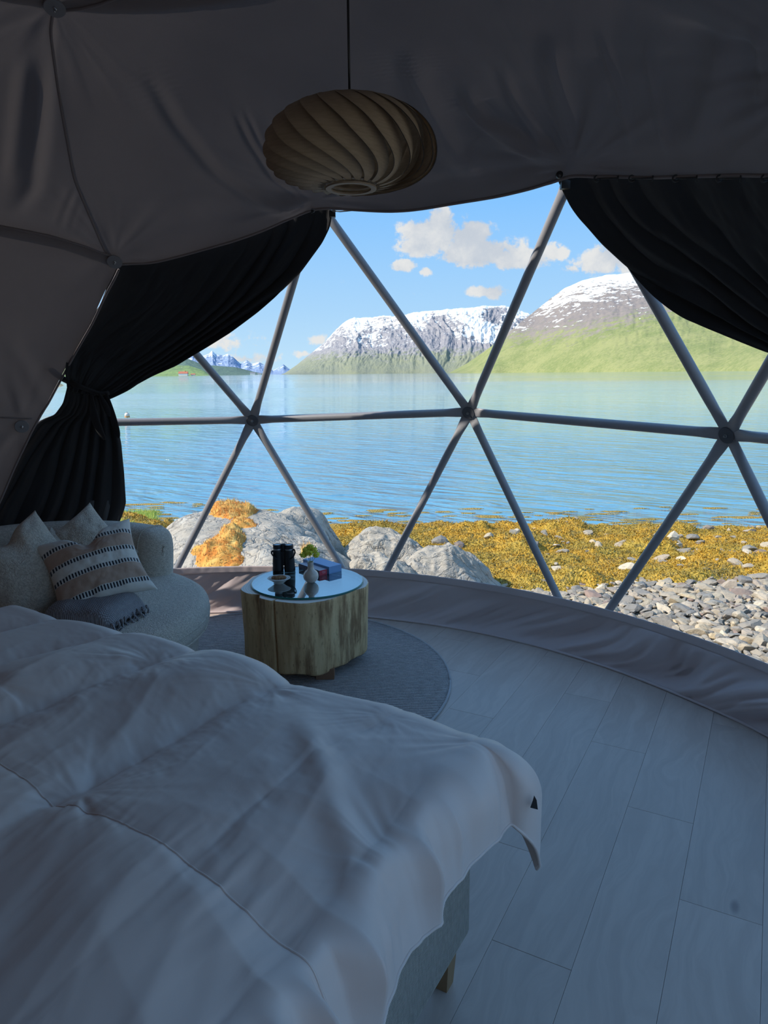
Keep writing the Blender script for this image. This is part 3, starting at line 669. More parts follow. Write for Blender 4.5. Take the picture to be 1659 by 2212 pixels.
mask_ = np.minimum(yy - inner + 0.45 * edge_n, (12.35 - yy) + 0.6 * fbm(X * 0.9, Y * 0.7, 0, 4, 61))
mask_ = np.minimum(mask_, (rockd - 0.95) * 0.6)
lump = 0.5 + 0.5 * fbm(X * 2.2, Y * 2.6, 0, 4, 71); big = sst(fbm(X * 1.0, Y * 1.1, 0, 2, 81), 0.15, 0.9)
Z = G0 + np.where(mask_ > 0, sst(mask_, 0, 0.4) * (0.03 + 0.09 * lump + 0.16 * big + 0.02 * ridged(X * 9, Y * 9, 0, 2, 77)), -0.12)
sub = (yy > 11.8); Z = np.where(sub & (mask_ > 0), np.maximum(Z, SEA + 0.012 * fbm(X * 3, Y * 3, 0, 2, 5) + 0.02 * (lump - 0.4)), Z)
Fq = gridfaces(len(xs), len(ys)); keep = (mask_ > -0.05).reshape(-1)[Fq].any(1)
weed = tag(make('seaweed', np.stack([X, Y, Z], -1), Fq[keep], M_WEED, attrs={'tone': 0.5 + 0.5 * noise(X * 2, Y * 2, 0, 99)}), 'golden brown seaweed carpet draped over the shore at the waterline', 'seaweed', kind='stuff')
r = np.random.RandomState(5); okm = ((mask_ > 0.05) & (X > -5.5) & (X < 9)).reshape(-1); ii = r.choice(np.flatnonzero(okm), 110000)
R = np.stack([X, Y, Z], -1).reshape(-1, 3)[ii] + np.c_[(r.rand(110000) - .5) * .05, (r.rand(110000) - .5) * .05, np.zeros(110000) - 0.004]
fb = blades('fronds', R, 0.026, 0.0065, M_WEED, None, None, 3.2, 6); fb.parent = weed
# floating fronds off the edge
def floaters(n, x0, x1, y0, y1, seed):
    r = np.random.RandomState(seed); Vv, Ff, k = [], [], 0
    for _ in range(n):
        cx = x0 + (x1 - x0) * r.rand(); cy = y0 + (y1 - y0) * r.rand() ** 1.6 + 0.30 * max(0, -cx - 1); L = 0.10 + 0.35 * r.rand() ** 2; W_ = L * (0.18 + 0.2 * r.rand()); m_ = 12
        a = np.arange(m_) * 2 * PI / m_; rr = 0.6 + 0.5 * r.rand(m_)
        ring = np.c_[cx + L * np.cos(a) * rr, cy + W_ * np.sin(a) * rr, np.full(m_, SEA + 0.001)]
        Vv += [ring, ring * [1, 1, 0] + [0, 0, SEA + 0.010] + (np.array([cx, cy, 0]) - ring * [1, 1, 0]) * 0.2 * 1]; Vv.append(np.array([[cx, cy, SEA + 0.018]]))
        Ff += [(k + i, k + (i + 1) % m_, k + m_ + (i + 1) % m_, k + m_ + i) for i in range(m_)] + [(k + m_ + i, k + m_ + (i + 1) % m_, k + 2 * m_) for i in range(m_)]; k += 2 * m_ + 1
    V = np.concatenate(Vv); return make('floating_fronds', V, Ff, M_WEED, weed, attrs={'tone': np.full(len(V), 0.9)})
floaters(230, -6.5, 9, 12.2, 14.6, 11)

# --- stones ---------------------------------------------------------------------
def stone_fn(g, b):
    inf = g.node('ShaderNodeObjectInfo').outputs['Random']; isl = g.node('ShaderNodeNewGeometry').outputs['Random Per Island']; p = g.node('ShaderNodeNewGeometry').outputs['Position']
    f = g.math('FRACT', g.math('ADD', g.math('MULTIPLY', inf, 7.13), g.math('MULTIPLY', isl, 5.7)))
    c = g.ramp(f, [(0.0, (0.19, 0.18, 0.165)), (0.2, (0.29, 0.25, 0.20)), (0.36, (0.42, 0.34, 0.24)), (0.5, (0.20, 0.20, 0.19)), (0.63, (0.55, 0.43, 0.27)), (0.75, (0.32, 0.26, 0.21)), (0.86, (0.60, 0.50, 0.36)), (0.94, (0.16, 0.135, 0.12)), (1.0, (0.33, 0.22, 0.165))])
    n = g.noise(p, 24, 5, 0.65); c = g.mix(g.math('MULTIPLY', g.step(n, 0.45, 0.75), 0.45), c, (0.12, 0.11, 0.10))
    g.l.new(c, b.inputs['Base Color']); g.l.new(g.bump(n, 0.02, 0.5), b.inputs['Normal'])
M_STONE = mat('beach_stone', rough=0.82, fn=stone_fn)
import bmesh
def stone_shape(seed):
    r = np.random.RandomState(seed); b = bmesh.new(); bmesh.ops.create_icosphere(b, subdivisions=2, radius=1.0)
    V = np.array([v.co[:] for v in b.verts]); Fc = [tuple(v.index for v in f.verts) for f in b.faces]; b.free()
    for _ in range(10):
        n = r.randn(3); n /= np.linalg.norm(n); d = 0.42 + 0.32 * r.rand(); k = V @ n; V -= np.clip(k - d, 0, None)[:, None] * n * 1.0
    V *= 1 + 0.02 * r.randn(len(V), 1); V /= np.abs(V).max(0); V *= [1.0, 0.62 + 0.25 * r.rand(), 0.36 + 0.22 * r.rand()]
    return V, Fc
SH = [stone_shape(100 + i) for i in range(18)]
SM = []
for V, Fc in SH:
    o = make('stone', V, Fc, M_STONE, smooth=False); SM.append(o.data); bpy.data.objects.remove(o)
pts = []; cell = {}
def try_add(x, y, s, lift=0.0):
    cx, cy = int(x / 0.26), int(y / 0.26)
    for i in (-1, 0, 1):
        for j in (-1, 0, 1):
            for (a, b, t) in cell.get((cx + i, cy + j), ()):
                if (a - x) ** 2 + (b - y) ** 2 < (0.60 * (s + t)) ** 2: return False
    cell.setdefault((cx, cy), []).append((x, y, s)); pts.append((x, y, s, lift)); return True
r = np.random.RandomState(12)
def pebble_edge(x): return 7.7 + 0.45 * sst(x, 1.5, 3.5) + 0.35 * sst(x, 3.5, 6) - 0.35
for size, tries in ((0.13, 160), (0.095, 700), (0.068, 5000), (0.046, 14000), (0.028, 16000)):
    for _ in range(tries):
        x = 0.3 + 6.0 * r.rand(); y = 3.2 + 5.2 * r.rand(); s = size * (0.8 + 0.4 * r.rand())
        if math.hypot(x - DC[0], y - DC[1]) < 3.0 + s: continue
        if y > pebble_edge(x) + 0.15 + 0.35 * r.randn() * (r.rand() < 0.4): continue
        try_add(x, y, s)
for _ in range(460):                                     # stones showing through the weed
    x = -0.5 + 9 * r.rand(); y = pebble_edge(x) + 4.2 * r.rand() ** 1.3; s = 0.045 + 0.11 * r.rand() ** 2
    if fbm(x * 0.9, y * 0.9, 0, 2, 44) < 0.0 and r.rand() < 0.6: continue
    try_add(x, y, s, 0.10) if x > 0.6 + 1.4 * (r.rand() < 0.7) else None
def project(p):
    q = np.asarray(p) - EYEP; zc = q @ fw; return 829.5 + F * (q @ rt) / zc, 1106 - F * (q @ up) / zc, zc
sk_y = lambda px: np.interp(px, [500, 850, 1020, 1120, 1215, 1315, 1450, 1560, 1659], [1222, 1235, 1256, 1276, 1300, 1322, 1362, 1393, 1425])
info = []
for x, y, s, l in pts:
    z0 = float(gz(x, y)) + 0.02 + (0.10 if l else 0) + s * 0.10
    if l:
        i = int((x + 8.0) / 0.045); j = int((y - 6.6) / 0.045); z0 = float(Z[i, j]) + s * 0.12
    px, py, zc = project((x, y, z0)); vis = -10 < px < 1680 and py < sk_y(px) + 8 and py > 900
    info.append((s / zc if vis else 0, x, y, s, z0))
info.sort(key=lambda t: -t[0]); rest = MB()
for k, (q, x, y, s, z0) in enumerate(info):
    j = r.randint(18); a = r.rand() * 2 * PI; tx, ty = r.randn(2) * 0.22
    if k < 295 and q > 0:
        o = bpy.data.objects.new('stone', SM[j]); COL.objects.link(o); o.location = (x, y, z0); o.rotation_euler = (tx, ty, a); o.scale = (s, s, s); o.parent = shore
    else:
        c, sn = math.cos(a), math.sin(a); V = SH[j][0] * s; V = np.c_[V[:, 0] * c - V[:, 1] * sn, V[:, 0] * sn + V[:, 1] * c, V[:, 2] + tx * V[:, 0]] + [x, y, z0]
        rest.V.append(V); rest.F += [tuple(i + rest.n for i in f) for f in SH[j][1]]; rest.n += len(V)
tag(rest.build('pebbles', M_STONE, shore, False), kind='stuff')
# weed-covered boulders standing in the shallows
def boulder(px, py, w_, h_, label, m, seed):
    p = onz(px, py, SEA); s = w_ / F * math.hypot(p[0], p[1]) ; V, Fc = stone_shape(seed)
    b = bmesh.new(); bmesh.ops.create_icosphere(b, subdivisions=4, radius=1.0); V = np.array([v.co[:] for v in b.verts]); Fc = [tuple(v.index for v in f.verts) for f in b.faces]; b.free()
    V = V * (1 + 0.12 * fbm(V[:, 0] * 2, V[:, 1] * 2, V[:, 2] * 2, 4, seed))[:, None] * [s, s * 0.8, s * h_]
    o = make('boulder', V, Fc, m, attrs={'tone': 0.8 + 0 * V[:, 0]}); o.location = (p[0], p[1] + s * .5, SEA - 0.02); return tag(o, label, 'rock')
boulder(1306, 1146, 24, 0.62, 'seaweed-covered boulder standing alone in the shallow water', M_WEED, 301)
boulder(1332, 1147, 10, 0.6, 'small bare grey stone touching the lone boulder in the shallows', M_STONE, 302)
boulder(1552, 1156, 26, 0.75, 'dark weedy boulder at the waterline near the right strut', M_WEED, 303)
boulder(1612, 1160, 30, 0.45, 'low weedy boulder at the waterline by the right edge', M_WEED, 304)
# ------------------------------------------------------------------ mountains
def hill_fn(snowc, rock1, rock2, veg1, veg2, k=1.0, thr=0.5):
    def fn(g, b):
        p = g.node('ShaderNodeNewGeometry').outputs['Position']; at = lambda n: g.node('ShaderNodeAttribute', attribute_name=n).outputs['Fac']
        n = g.noise(g.scale(p, 1, 1, 1), 0.012 * k, 5, 0.65); f = g.noise(p, 0.045 * k, 4, 0.7); sw = g.noise(g.scale(p, 1.0, 0.35, 2.2), 0.006 * k, 6, 0.7, 1.2); l = g.noise(g.scale(p, 1, 1, 2), 0.004 * k, 3, 0.6)
        rock = g.mix(g.step(n, 0.35, 0.65), rock1, rock2); veg = g.mix(g.step(g.math('ADD', g.math('MULTIPLY', f, 0.5), g.math('MULTIPLY', l, 0.5)), 0.38, 0.60), veg1, veg2)
        vf = g.step(g.math('ADD', at('veg'), g.math('MULTIPLY', g.math('SUBTRACT', n, 0.5), 1.2)), 0.35, 0.65)
        sf = g.step(g.math('ADD', at('snow'), g.math('ADD', g.math('MULTIPLY', g.math('SUBTRACT', n, 0.5), 1.9), g.math('MULTIPLY', g.math('SUBTRACT', sw, 0.5), 1.9))), thr - 0.03, thr + 0.03)
        g.l.new(g.mix(sf, g.mix(vf, rock, veg), snowc), b.inputs['Base Color'])
        g.l.new(g.bump(g.math('ADD', n, g.math('MULTIPLY', f, 0.4)), 35.0 / k, 0.45), b.inputs['Normal'])
    return fn
def mountain(name, prof, d0, d1, label, m, n=500, nv=180, gul=0.10, seed=1, snowf=None, vegf=None, shore_px=None, pw=0.85, gf=60, fine=0.010):
    prof = np.array(prof, float); px = np.linspace(prof[0, 0], prof[-1, 0], n); py = np.interp(px, prof[:, 0], prof[:, 1])
    py = py + 0 * px; D = np.array([ray(a, b) for a, b in zip(px, py)]); azi = np.arctan2(D[:, 0], D[:, 1]); elv = D[:, 2] / np.hypot(D[:, 0], D[:, 1])
    dr = d1 * (1 + 0.10 * fbm(azi * 5, 0, 0, 3, seed)); ds = (d0(px) if callable(d0) else d0) * (1 + 0.03 * fbm(azi * 9, 3, 0, 3, seed + 1))
    H = EYE + elv * dr - SEA; H = np.maximum(H, 0.5)
    H = H * (1 + fine * 0.9 * fbm(azi * 160, 0, 0, 3, seed + 4))
    s = np.linspace(0, 1.35, nv)[None, :]; A = azi[:, None]; fr_s = np.clip(s, 0, 1)
    dist = ds[:, None] + (dr - ds)[:, None] * s
    base = np.where(s <= 1, fr_s ** pw, 1 - 1.6 * (s - 1))
    g1 = ridged(A * gf + 0.8 * fbm(A * 14, s * 2.5, 0, 3, seed + 7), s * 2.6, 0, 5, seed + 2, 0.55) * 0.5
    env = np.clip(s, 0, 1) ** 0.7 * (1 - np.clip(s, 0, 1)) ** 0.55 * 1.5
    z = H[:, None] * (base + gul * g1 * env) ; rough = fbm(A * 240, s * 22, 0, 3, seed + 11)
    z = z + H[:, None] * fine * rough * np.clip(s * 6, 0, 1) * np.clip((1 - s) * 8, 0.25, 1)
    z = SEA - 0.5 + np.maximum(z, -0.2)
    lim = (elv[:, None] * dist + EYE); z = np.where(s < 0.985, np.minimum(z, lim * 1.0 - 0.002 * H[:, None]), z)
    V = np.stack([dist * np.sin(A), dist * np.cos(A), z], -1)
    hr = (z - SEA) / (H.max()); q = (z - SEA) / np.maximum(H[:, None], 1)
    P = px[:, None] + 0 * s
    snow = snowf(P, hr, q, s + 0 * A, g1) if snowf else np.zeros(z.shape); veg = vegf(P, hr, q, s + 0 * A, g1) if vegf else np.ones(z.shape)
    V[:, 0, 2] = SEA - 2
    o = make(name, V, gridfaces(n, nv), m, attrs={'snow': snow, 'veg': veg}); return tag(o, label, 'mountain')
SNOW = (0.80, 0.79, 0.74)
M_MTA = mat('mountain_centre', rough=0.95, fn=hill_fn(SNOW, (0.32, 0.295, 0.29), (0.235, 0.225, 0.245), (0.26, 0.265, 0.16), (0.22, 0.23, 0.165), 2.0))  # rock lightened: distance haze is mixed into the colours
M_MTB = mat('mountain_right', rough=0.95, fn=hill_fn(SNOW, (0.27, 0.22, 0.185), (0.22, 0.185, 0.17), (0.19, 0.22, 0.07), (0.29, 0.29, 0.11), 2.4))
M_FAR = mat('mountain_far', rough=0.95, fn=hill_fn((0.78, 0.80, 0.82), (0.26, 0.33, 0.46), (0.20, 0.28, 0.44), (0.2, 0.27, 0.33), (0.2, 0.3, 0.3), 0.4))  # bluish rock and slopes: air haze painted into the base colours
M_HILL = mat('green_hill', rough=0.95, fn=hill_fn(SNOW, (0.25, 0.24, 0.2), (0.2, 0.2, 0.2), (0.13, 0.19, 0.085), (0.26, 0.36, 0.10), 2.0))
M_HILL2 = mat('dark_hill', rough=0.95, fn=hill_fn(SNOW, (0.25, 0.24, 0.2), (0.2, 0.2, 0.2), (0.085, 0.14, 0.115), (0.11, 0.17, 0.12), 2.0))
def snA(P, hr, q, s, g1):
    # broad snowfields on the plateau, a sheet running down right of the middle, streaked gullies at the left
    t = 0.46 + 0.80 * (hr - 0.66) - 0.30 * (g1 - 0.25) + 0.22 * sst(q, 0.90, 1.0)
    t += 0.45 * np.exp(-((P - (1005 + 75 * (1 - q))) / 38) ** 2) * sst(hr, 0.25, 0.5); t += 0.35 * np.exp(-((P - 905) / 22) ** 2) * sst(hr, 0.5, 0.7)
    t -= 0.55 * np.exp(-((P - 1065) / 24) ** 2) * sst(hr, 0.6, 0.75) * (1 - sst(q, 0.93, 0.99)); t -= 0.35 * np.exp(-((P - 940) / 40) ** 2) * (1 - sst(q, 0.85, 0.95))  # first term bares the snow to paint in the cirque's shadow
    t -= 0.8 * sst(0.40 - hr, 0, 0.2)
    return t
mountain('mountain', [(600, 811), (615, 806), (640, 789), (670, 764), (700, 741), (725, 712), (748, 692), (765, 686), (800, 686), (835, 681), (850, 683), (900, 674), (950, 669), (1000, 665), (1050, 661), (1085, 660), (1110, 664), (1140, 676), (1200, 700), (1280, 730)],
         4200, 5600, 'grey mountain streaked with snow, rising across the water in the centre', M_MTA, 620, 230, 0.07, 3, snA, lambda P, hr, q, s, g1: 1.05 - 2.3 * hr + 0.1 * g1, gf=70)
def snB(P, hr, q, s, g1):
    line = np.interp(P, [1000, 1130, 1200, 1300, 1400, 1450, 1520, 1700], [0.50, 0.56, 0.60, 0.64, 0.70, 0.76, 0.9, 1.0])
    return 0.45 + 1.5 * (hr - line) - 0.22 * (g1 - 0.25)
def vgB(P, hr, q, s, g1):
    return 0.5 + 1.9 * (np.interp(P, [980, 1100, 1200, 1300, 1450, 1660, 2100], [0.40, 0.30, 0.29, 0.31, 0.42, 0.58, 0.9]) - hr)
mountain('mountain', [(960, 812), (975, 803), (1010, 784), (1060, 749), (1105, 712), (1122, 698), (1150, 676), (1180, 652), (1220, 622), (1262, 604), (1310, 594), (1370, 588), (1440, 592), (1540, 600), (1700, 618), (1900, 660), (2200, 700), (2500, 760), (2700, 800)],
         lambda p: np.interp(p, [960, 1200, 1660, 2700], [2900, 2300, 1500, 900]), 3600, 'green-sloped mountain with a broad snowy summit at the right', M_MTB, 760, 240, 0.016, 13, snB, vgB, gf=22, fine=0.003)
mountain('mountain', [(150, 770), (250, 752), (330, 764), (380, 768), (410, 764), (440, 768), (452, 764), (458, 757), (466, 765), (480, 768), (492, 764), (505, 772), (520, 786), (533, 778), (545, 786), (560, 782), (575, 790), (590, 800), (600, 795), (612, 787), (620, 793), (635, 803), (650, 811)],
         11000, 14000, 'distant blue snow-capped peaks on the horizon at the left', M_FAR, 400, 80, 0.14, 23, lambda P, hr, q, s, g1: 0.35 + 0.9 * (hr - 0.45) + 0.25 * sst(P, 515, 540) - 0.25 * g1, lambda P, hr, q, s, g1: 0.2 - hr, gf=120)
mountain('hill', [(60, 812), (150, 790), (250, 775), (330, 772), (400, 772), (440, 788), (470, 790), (510, 793), (545, 802), (568, 807), (590, 813)], 3900, 4800, 'dark wooded headland below the distant peaks', M_HILL2, 260, 60, 0.05, 33)
mountain('hill', [(-200, 812), (50, 800), (200, 790), (330, 796), (370, 788), (410, 790), (440, 800), (452, 808), (460, 814)], 2600, 3200, 'sunlit light green hillside at the far left shore', M_HILL, 260, 60, 0.05, 43)
for k_ in ('hill', 'hill.001'): bpy.data.objects[k_]['category'] = 'hill'
# low near headland seen past the left wall
M_SAND = mat('tan_shore', rough=0.9, fn=lambda g, b: g.l.new(g.mix(g.step(g.noise(g.node('ShaderNodeNewGeometry').outputs['Position'], 0.3, 4, 0.6), 0.4, 0.6), (0.50, 0.36, 0.20), (0.36, 0.34, 0.16)), b.inputs['Base Color']))
mountain('headland', [(-500, 790), (-200, 800), (0, 806), (100, 812), (126, 822), (150, 836), (160, 842)], 190, 240, 'low tan headland glimpsed past the left canvas wall', M_SAND, 120, 30, 0.05, 53)
bpy.data.objects['headland']['category'] = 'headland'
# farm houses on the far left shore
M_HW = mat('house_white', (0.75, 0.72, 0.68), 0.8); M_HR = mat('house_red_roof', (0.50, 0.16, 0.09), 0.8); M_HG = mat('house_grey_roof', (0.22, 0.22, 0.24), 0.8)
for px, wd, rm, lab in ((396, 30, M_HR, 'long white farmhouse with a red roof on the far left shore'), (417, 14, M_HR, 'small red-roofed shed beside the farmhouse on the far shore'), (546, 26, M_HG, 'pale grey-roofed house on the tip of the dark headland'), (560, 18, M_HG, 'smallest grey-roofed house, right of the other on the headland')):
    dd = 2560 if px < 500 else 3850; p = ondist(px, 806, dd); y0 = SEA + 1
    e = empty('house', (p[0], p[1], y0), lab, 'house'); h_ = wd * 0.22; dp = wd * 0.4
    MB().box((-wd / 2, -dp / 2, 0), (wd / 2, dp / 2, h_)).build('wall', M_HW, e, False)
    MB().add([(-wd / 2 - 1, -dp / 2 - 1, h_), (wd / 2 + 1, -dp / 2 - 1, h_), (wd / 2 + 1, dp / 2 + 1, h_), (-wd / 2 - 1, dp / 2 + 1, h_), (-wd / 2 - 1, 0, h_ * 2.1), (wd / 2 + 1, 0, h_ * 2.1)],
             [(0, 1, 5, 4), (2, 3, 4, 5), (0, 4, 3), (1, 2, 5), (3, 2, 1, 0)]).build('roof', rm, e, False)
    MB().box((wd * .2, -dp * .1, h_ * 1.7), (wd * .26, dp * .1, h_ * 2.6)).build('chimney', rm, e, False)
# mooring buoy
p = onz(275, 902, SEA); bu = empty('buoy', tuple(p), 'small white and orange mooring buoy floating beside the black curtain', 'buoy')
MB().sphere((0, 0, 0.17), (0.17, 0.17, 0.17), 16, 10).build('float', mat('buoy_orange', (0.75, 0.62, 0.50), 0.4), bu)
MB().lathe([(0.172, 0.02), (0.178, 0.05), (0.172, 0.10)], seg=20, cap=False).build('band', mat('buoy_band', (0.75, 0.30, 0.08), 0.5), bu)
MB().tube([(0, 0, 0.33), (0, 0, 0.38)], 0.03, 8).build('eyelet', M_BLACK, bu)
# ------------------------------------------------------------------ curtains
CR = 2.605
def resample(L, n, it=2): return smoothline(L, n, it)
def px_surface(U2, disp, R=CR):
    n, m = U2.shape[:2]; P = np.zeros((n, m, 3))
    for i in range(n):
        for j in range(m):
            P[i, j] = onsphere(U2[i, j, 0], U2[i, j, 1], R)
    D = P - DC; N = D / np.linalg.norm(D, axis=2)[..., None]
    return P - N * disp[..., None]
def fan(e0, e1, T, ns, nt, warp=1.5):
    a, b = resample(e0, nt), resample(e1, nt); tp = poly(T, np.linspace(0, 1, ns)); s = np.linspace(0, 1, ns)[:, None, None]; t = np.linspace(0, 1, nt)[None, :, None]
    base = a[None] * (1 - s) + b[None] * s; l0 = a[0] * (1 - s[:, 0]) + b[0] * s[:, 0]
    return base + (1 - t) ** warp * (tp - l0)[:, None], s[..., 0], t[..., 0]
def folds(s, t, k, seed, amp=0.02, edge=0.8):
    ph_ = s * k * (0.6 + 0.4 * s) + 0.7 * fbm(s * 4, t * 1.6, 0, 2, seed)
    f = np.abs(((ph_) % 1) - 0.5) * 2
    f = 1 - f ** 1.6
    a = amp * (0.30 + 1.1 * sst(s, 0.45, 0.85)) * (0.35 + 0.65 * np.sin(PI * np.clip(t, 0.06, 0.94)))
    return a * f + 0.006 * fbm(s * 14, t * 5, 0, 3, seed + 1)
cl = empty('black_curtain', (DC[0], DC[1], 0), 'black velvet curtain swept left and tied back above the sofa', 'curtain')
e1 = [(722, 456), (716, 490), (700, 522), (650, 588), (600, 636), (560, 668), (500, 712), (430, 755), (380, 785), (330, 806), (280, 832), (240, 848), (226, 852)]
e0 = [(240, 566), (222, 612), (207, 662), (178, 702), (142, 765), (140, 800), (146, 834)]
U2, s, t = fan(e0, e1, [(258, 560), (330, 556), (430, 530), (560, 488), (650, 452), (700, 440), (722, 450)], 230, 120)
dd = folds(s, t, 8, 3, 0.022) + 0.05 * sst(t, 0.75, 1.0) + 0.02 * np.exp(-((s - 1) / 0.02) ** 2)
MB().grid(px_surface(U2, dd) + inv).build('swag', M_VELVET, cl, mods=[('SOLIDIFY', dict(thickness=0.003))])
e1b = [(230, 846), (240, 870), (252, 910), (262, 960), (268, 1020), (272, 1085), (268, 1100), (256, 1135)]
e0b = [(146, 824), (136, 865), (118, 893), (92, 905), (72, 918), (20, 985), (-40, 1080), (-120, 1205)]
U2, s, t = fan(e0b, e1b, [(146, 824), (230, 846)], 190, 110, 1.0)
ph_ = s * 9 + 0.35 * fbm(s * 4, t * 1.5, 0, 2, 13); f = 1 - (np.abs((ph_ % 1) - 0.5) * 2) ** 1.5
dd = 0.05 * (1 - sst(t, 0, 0.25)) + 0.026 * f * sst(t, 0.0, 0.3) * (0.4 + 0.6 * s) + 0.005 * fbm(s * 9, t * 4, 0, 3, 14)
MB().grid(px_surface(U2, dd) + inv).build('drop', M_VELVET, cl, mods=[('SOLIDIFY', dict(thickness=0.003))])
# a second layer of the drop showing lower at the right side
U2, s, t = fan([(190, 1080), (188, 1120), (186, 1165)], [(262, 1080), (256, 1120), (250, 1168)], [(190, 1080), (262, 1080)], 40, 20, 1.0)
MB().grid(px_surface(U2, 0.012 * np.sin(s * 14) + 0.0 * t, CR - 0.005) + inv).build('lining_layer', mat('curtain_lining', rough=0.8, fn=cloth_fn((0.05, 0.048, 0.05), (0.06, 0.058, 0.06), 500, 0.0008)), cl, mods=[('SOLIDIFY', dict(thickness=0.002))])
tb_ = smoothline([(96, 790), (125, 812), (150, 826), (185, 840), (215, 851), (236, 848)], 24); tb = np.array([onsphere(x, y, CR - 0.082 * min(1, max(0, (x - 142) / 24.0)) - 0.0) for x, y in tb_])
MB().tube(tb + inv, np.linspace(0.020, 0.016, 24), 12, flat=0.5, up=(0.3, 1, 0)).build('tieback', M_VELVET, cl)
def loop(L, wd, name):
    c = np.array([onsphere(x, y, CR - 0.10) for x, y in smoothline(L, 26)]); tt = np.linspace(0, 1, 26)
    rr = wd * np.sqrt(np.clip(np.sin(PI * np.clip(tt * 0.93 + 0.045, 0, 1)), 0.05, 1)) * (0.55 + 0.45 * tt)
    return MB().tube(c + inv, rr, 14, flat=0.28, up=(0.2, 1, 0.1)).build(name, M_VELVET, cl)
loop([(197, 850), (200, 880), (207, 910), (217, 935), (226, 950)], 0.034, 'tie_loop')
loop([(214, 850), (222, 865), (230, 880), (236, 900)], 0.024, 'tie_end')
loop([(230, 849), (238, 880), (246, 910), (254, 935), (256, 946)], 0.028, 'tie_loop')
hk = MB(); p = onsphere(718, 462, CR - 0.02) + inv
hk.box(p - [0.014, 0.012, 0.014], p + [0.014, 0.012, 0.014]); sharp(hk.build('corner_bracket', M_BLACK, cl, False))

cr_ = empty('black_curtain', (DC[0], DC[1], 0), 'black velvet curtain sweeping down across the upper right corner of the window', 'curtain')
e1 = [(1213, 376), (1222, 400), (1240, 437), (1262, 468), (1310, 524), (1362, 576), (1420, 622), (1500, 678), (1580, 716), (1659, 749), (1760, 786), (1870, 812), (1925, 822)]
e0 = [(1960, 352), (1968, 450), (1972, 560), (1970, 680), (1950, 770), (1935, 822)]
U2, s, t = fan(e0, e1, [(1960, 360), (1800, 366), (1659, 371), (1400, 374), (1290, 373), (1213, 370)], 260, 120)
dd = folds(s, t, 8, 23, 0.022) + 0.05 * sst(t, 0.8, 1.0) + 0.02 * np.exp(-((s - 1) / 0.02) ** 2)
MB().grid(px_surface(U2, dd) + inv).build('swag', M_VELVET, cr_, mods=[('SOLIDIFY', dict(thickness=0.003))])
U2, s, t = fan([(1928, 815), (1880, 980), (1850, 1200), (1850, 1440), (1850, 1580)], [(1950, 815), (2020, 960), (2120, 1200), (2180, 1460), (2200, 1620)], [(1928, 815), (1950, 815)], 110, 70, 1.0)
MB().grid(px_surface(U2, 0.03 * np.sin(s * 40) * sst(t, 0, 0.3) + 0.03) + inv).build('drop', M_VELVET, cr_, mods=[('SOLIDIFY', dict(thickness=0.003))])
tb = np.array([onsphere(x, y, CR - 0.08) for x, y in smoothline([(1915, 822), (1940, 828), (1990, 815), (2040, 800)], 16)])
MB().tube(tb + inv, 0.02, 12, flat=0.5, up=(0.3, 1, 0)).build('tieback', M_VELVET, cr_)
p = onsphere(1221, 392, CR - 0.025) + inv; bk = MB().box(p - [0.016, 0.012, 0.026], p + [0.016, 0.012, 0.022])
sharp(bk.build('corner_bracket', M_BLACK, cr_, False))
MB().disc(onsphere(1207, 379, CR - 0.05) + inv, (0, -1, 0), 0.012, 0.016, 16).build('bracket_knob', M_BLACK, cr_)
for px in (1290, 1365, 1460, 1555, 1652):
    a, b = onsphere(px, 386, LR - 0.008) + inv, onsphere(px + 45, 385, LR - 0.008) + inv
    q = MB().tube([a, (a + b) / 2, b], 0.0022, 8); an = np.linspace(0, 2 * PI, 17)
    q.tube([a + [0.010 * math.cos(k), 0, 0.010 * math.sin(k)] for k in an], 0.0028, 8); q.tube([b + [0, 0, -0.010], b, b + [0, 0, 0.008]], 0.0025, 8)
    q.build('curtain_hook', M_BLACK, cr_)
wr_ = [onsphere(x, y, CR - 0.01) for x, y in [(712, 455), (735, 457), (790, 452), (1000, 428), (1120, 404), (1200, 390), (1222, 384)]]
cw = MB().tube(np.array(wr_) + inv, 0.0028, 8).build('curtain_wire', M_BLACK); cw.location = (DC[0], DC[1], 0)
tag(cw, 'thin black curtain wire strung under the canvas edge between the two curtains', 'wire')
for p in (wr_[0], wr_[-1]): MB().sphere(p + inv, 0.008, 10, 8).build('wire_stop', M_BLACK, cw)

# ------------------------------------------------------------------ rug
def rug_fn(g, b):
    p = oc(g); rows = g.math('SINE', g.math('MULTIPLY', g.math('ADD', g.node('ShaderNodeSeparateXYZ', {0: p}).outputs[1], g.math('MULTIPLY', g.noise(p, 6, 2, 0.5), 0.006)), 2 * PI / 0.017))
    n = g.noise(g.scale(p, 22, 90, 1), 1.0, 4, 0.7); st = g.noise(g.scale(p, 160, 60, 1), 1.0, 2, 0.6)
    c = g.mix(g.step(n, 0.35, 0.65), (0.40, 0.34, 0.31), (0.58, 0.50, 0.46)); c = g.mix(g.math('MULTIPLY', g.step(rows, -0.2, -1.0), 0.55), c, (0.13, 0.12, 0.125))
    c = g.mix(g.math('MULTIPLY', g.step(st, 0.50, 0.62), 0.35), c, (0.18, 0.17, 0.17))
    g.l.new(c, b.inputs['Base Color']); g.l.new(g.bump(g.math('ADD', rows, g.math('MULTIPLY', st, 1.5)), 0.004, 0.9), b.inputs['Normal'])
M_RUG = mat('flatwoven_wool', rough=0.95, fn=rug_fn)
RC = (-0.67, 3.35); rr_ = 0.985
ta = np.linspace(0, 1, 50); P = []
rug = MB().lathe([(0, 0.0095)] + [(rr_ * q, 0.0095) for q in np.linspace(0.05, 1, 24)] + [(rr_, 0.001), (0.0, 0.001)], seg=120, cap=False).build('round_rug', M_RUG)
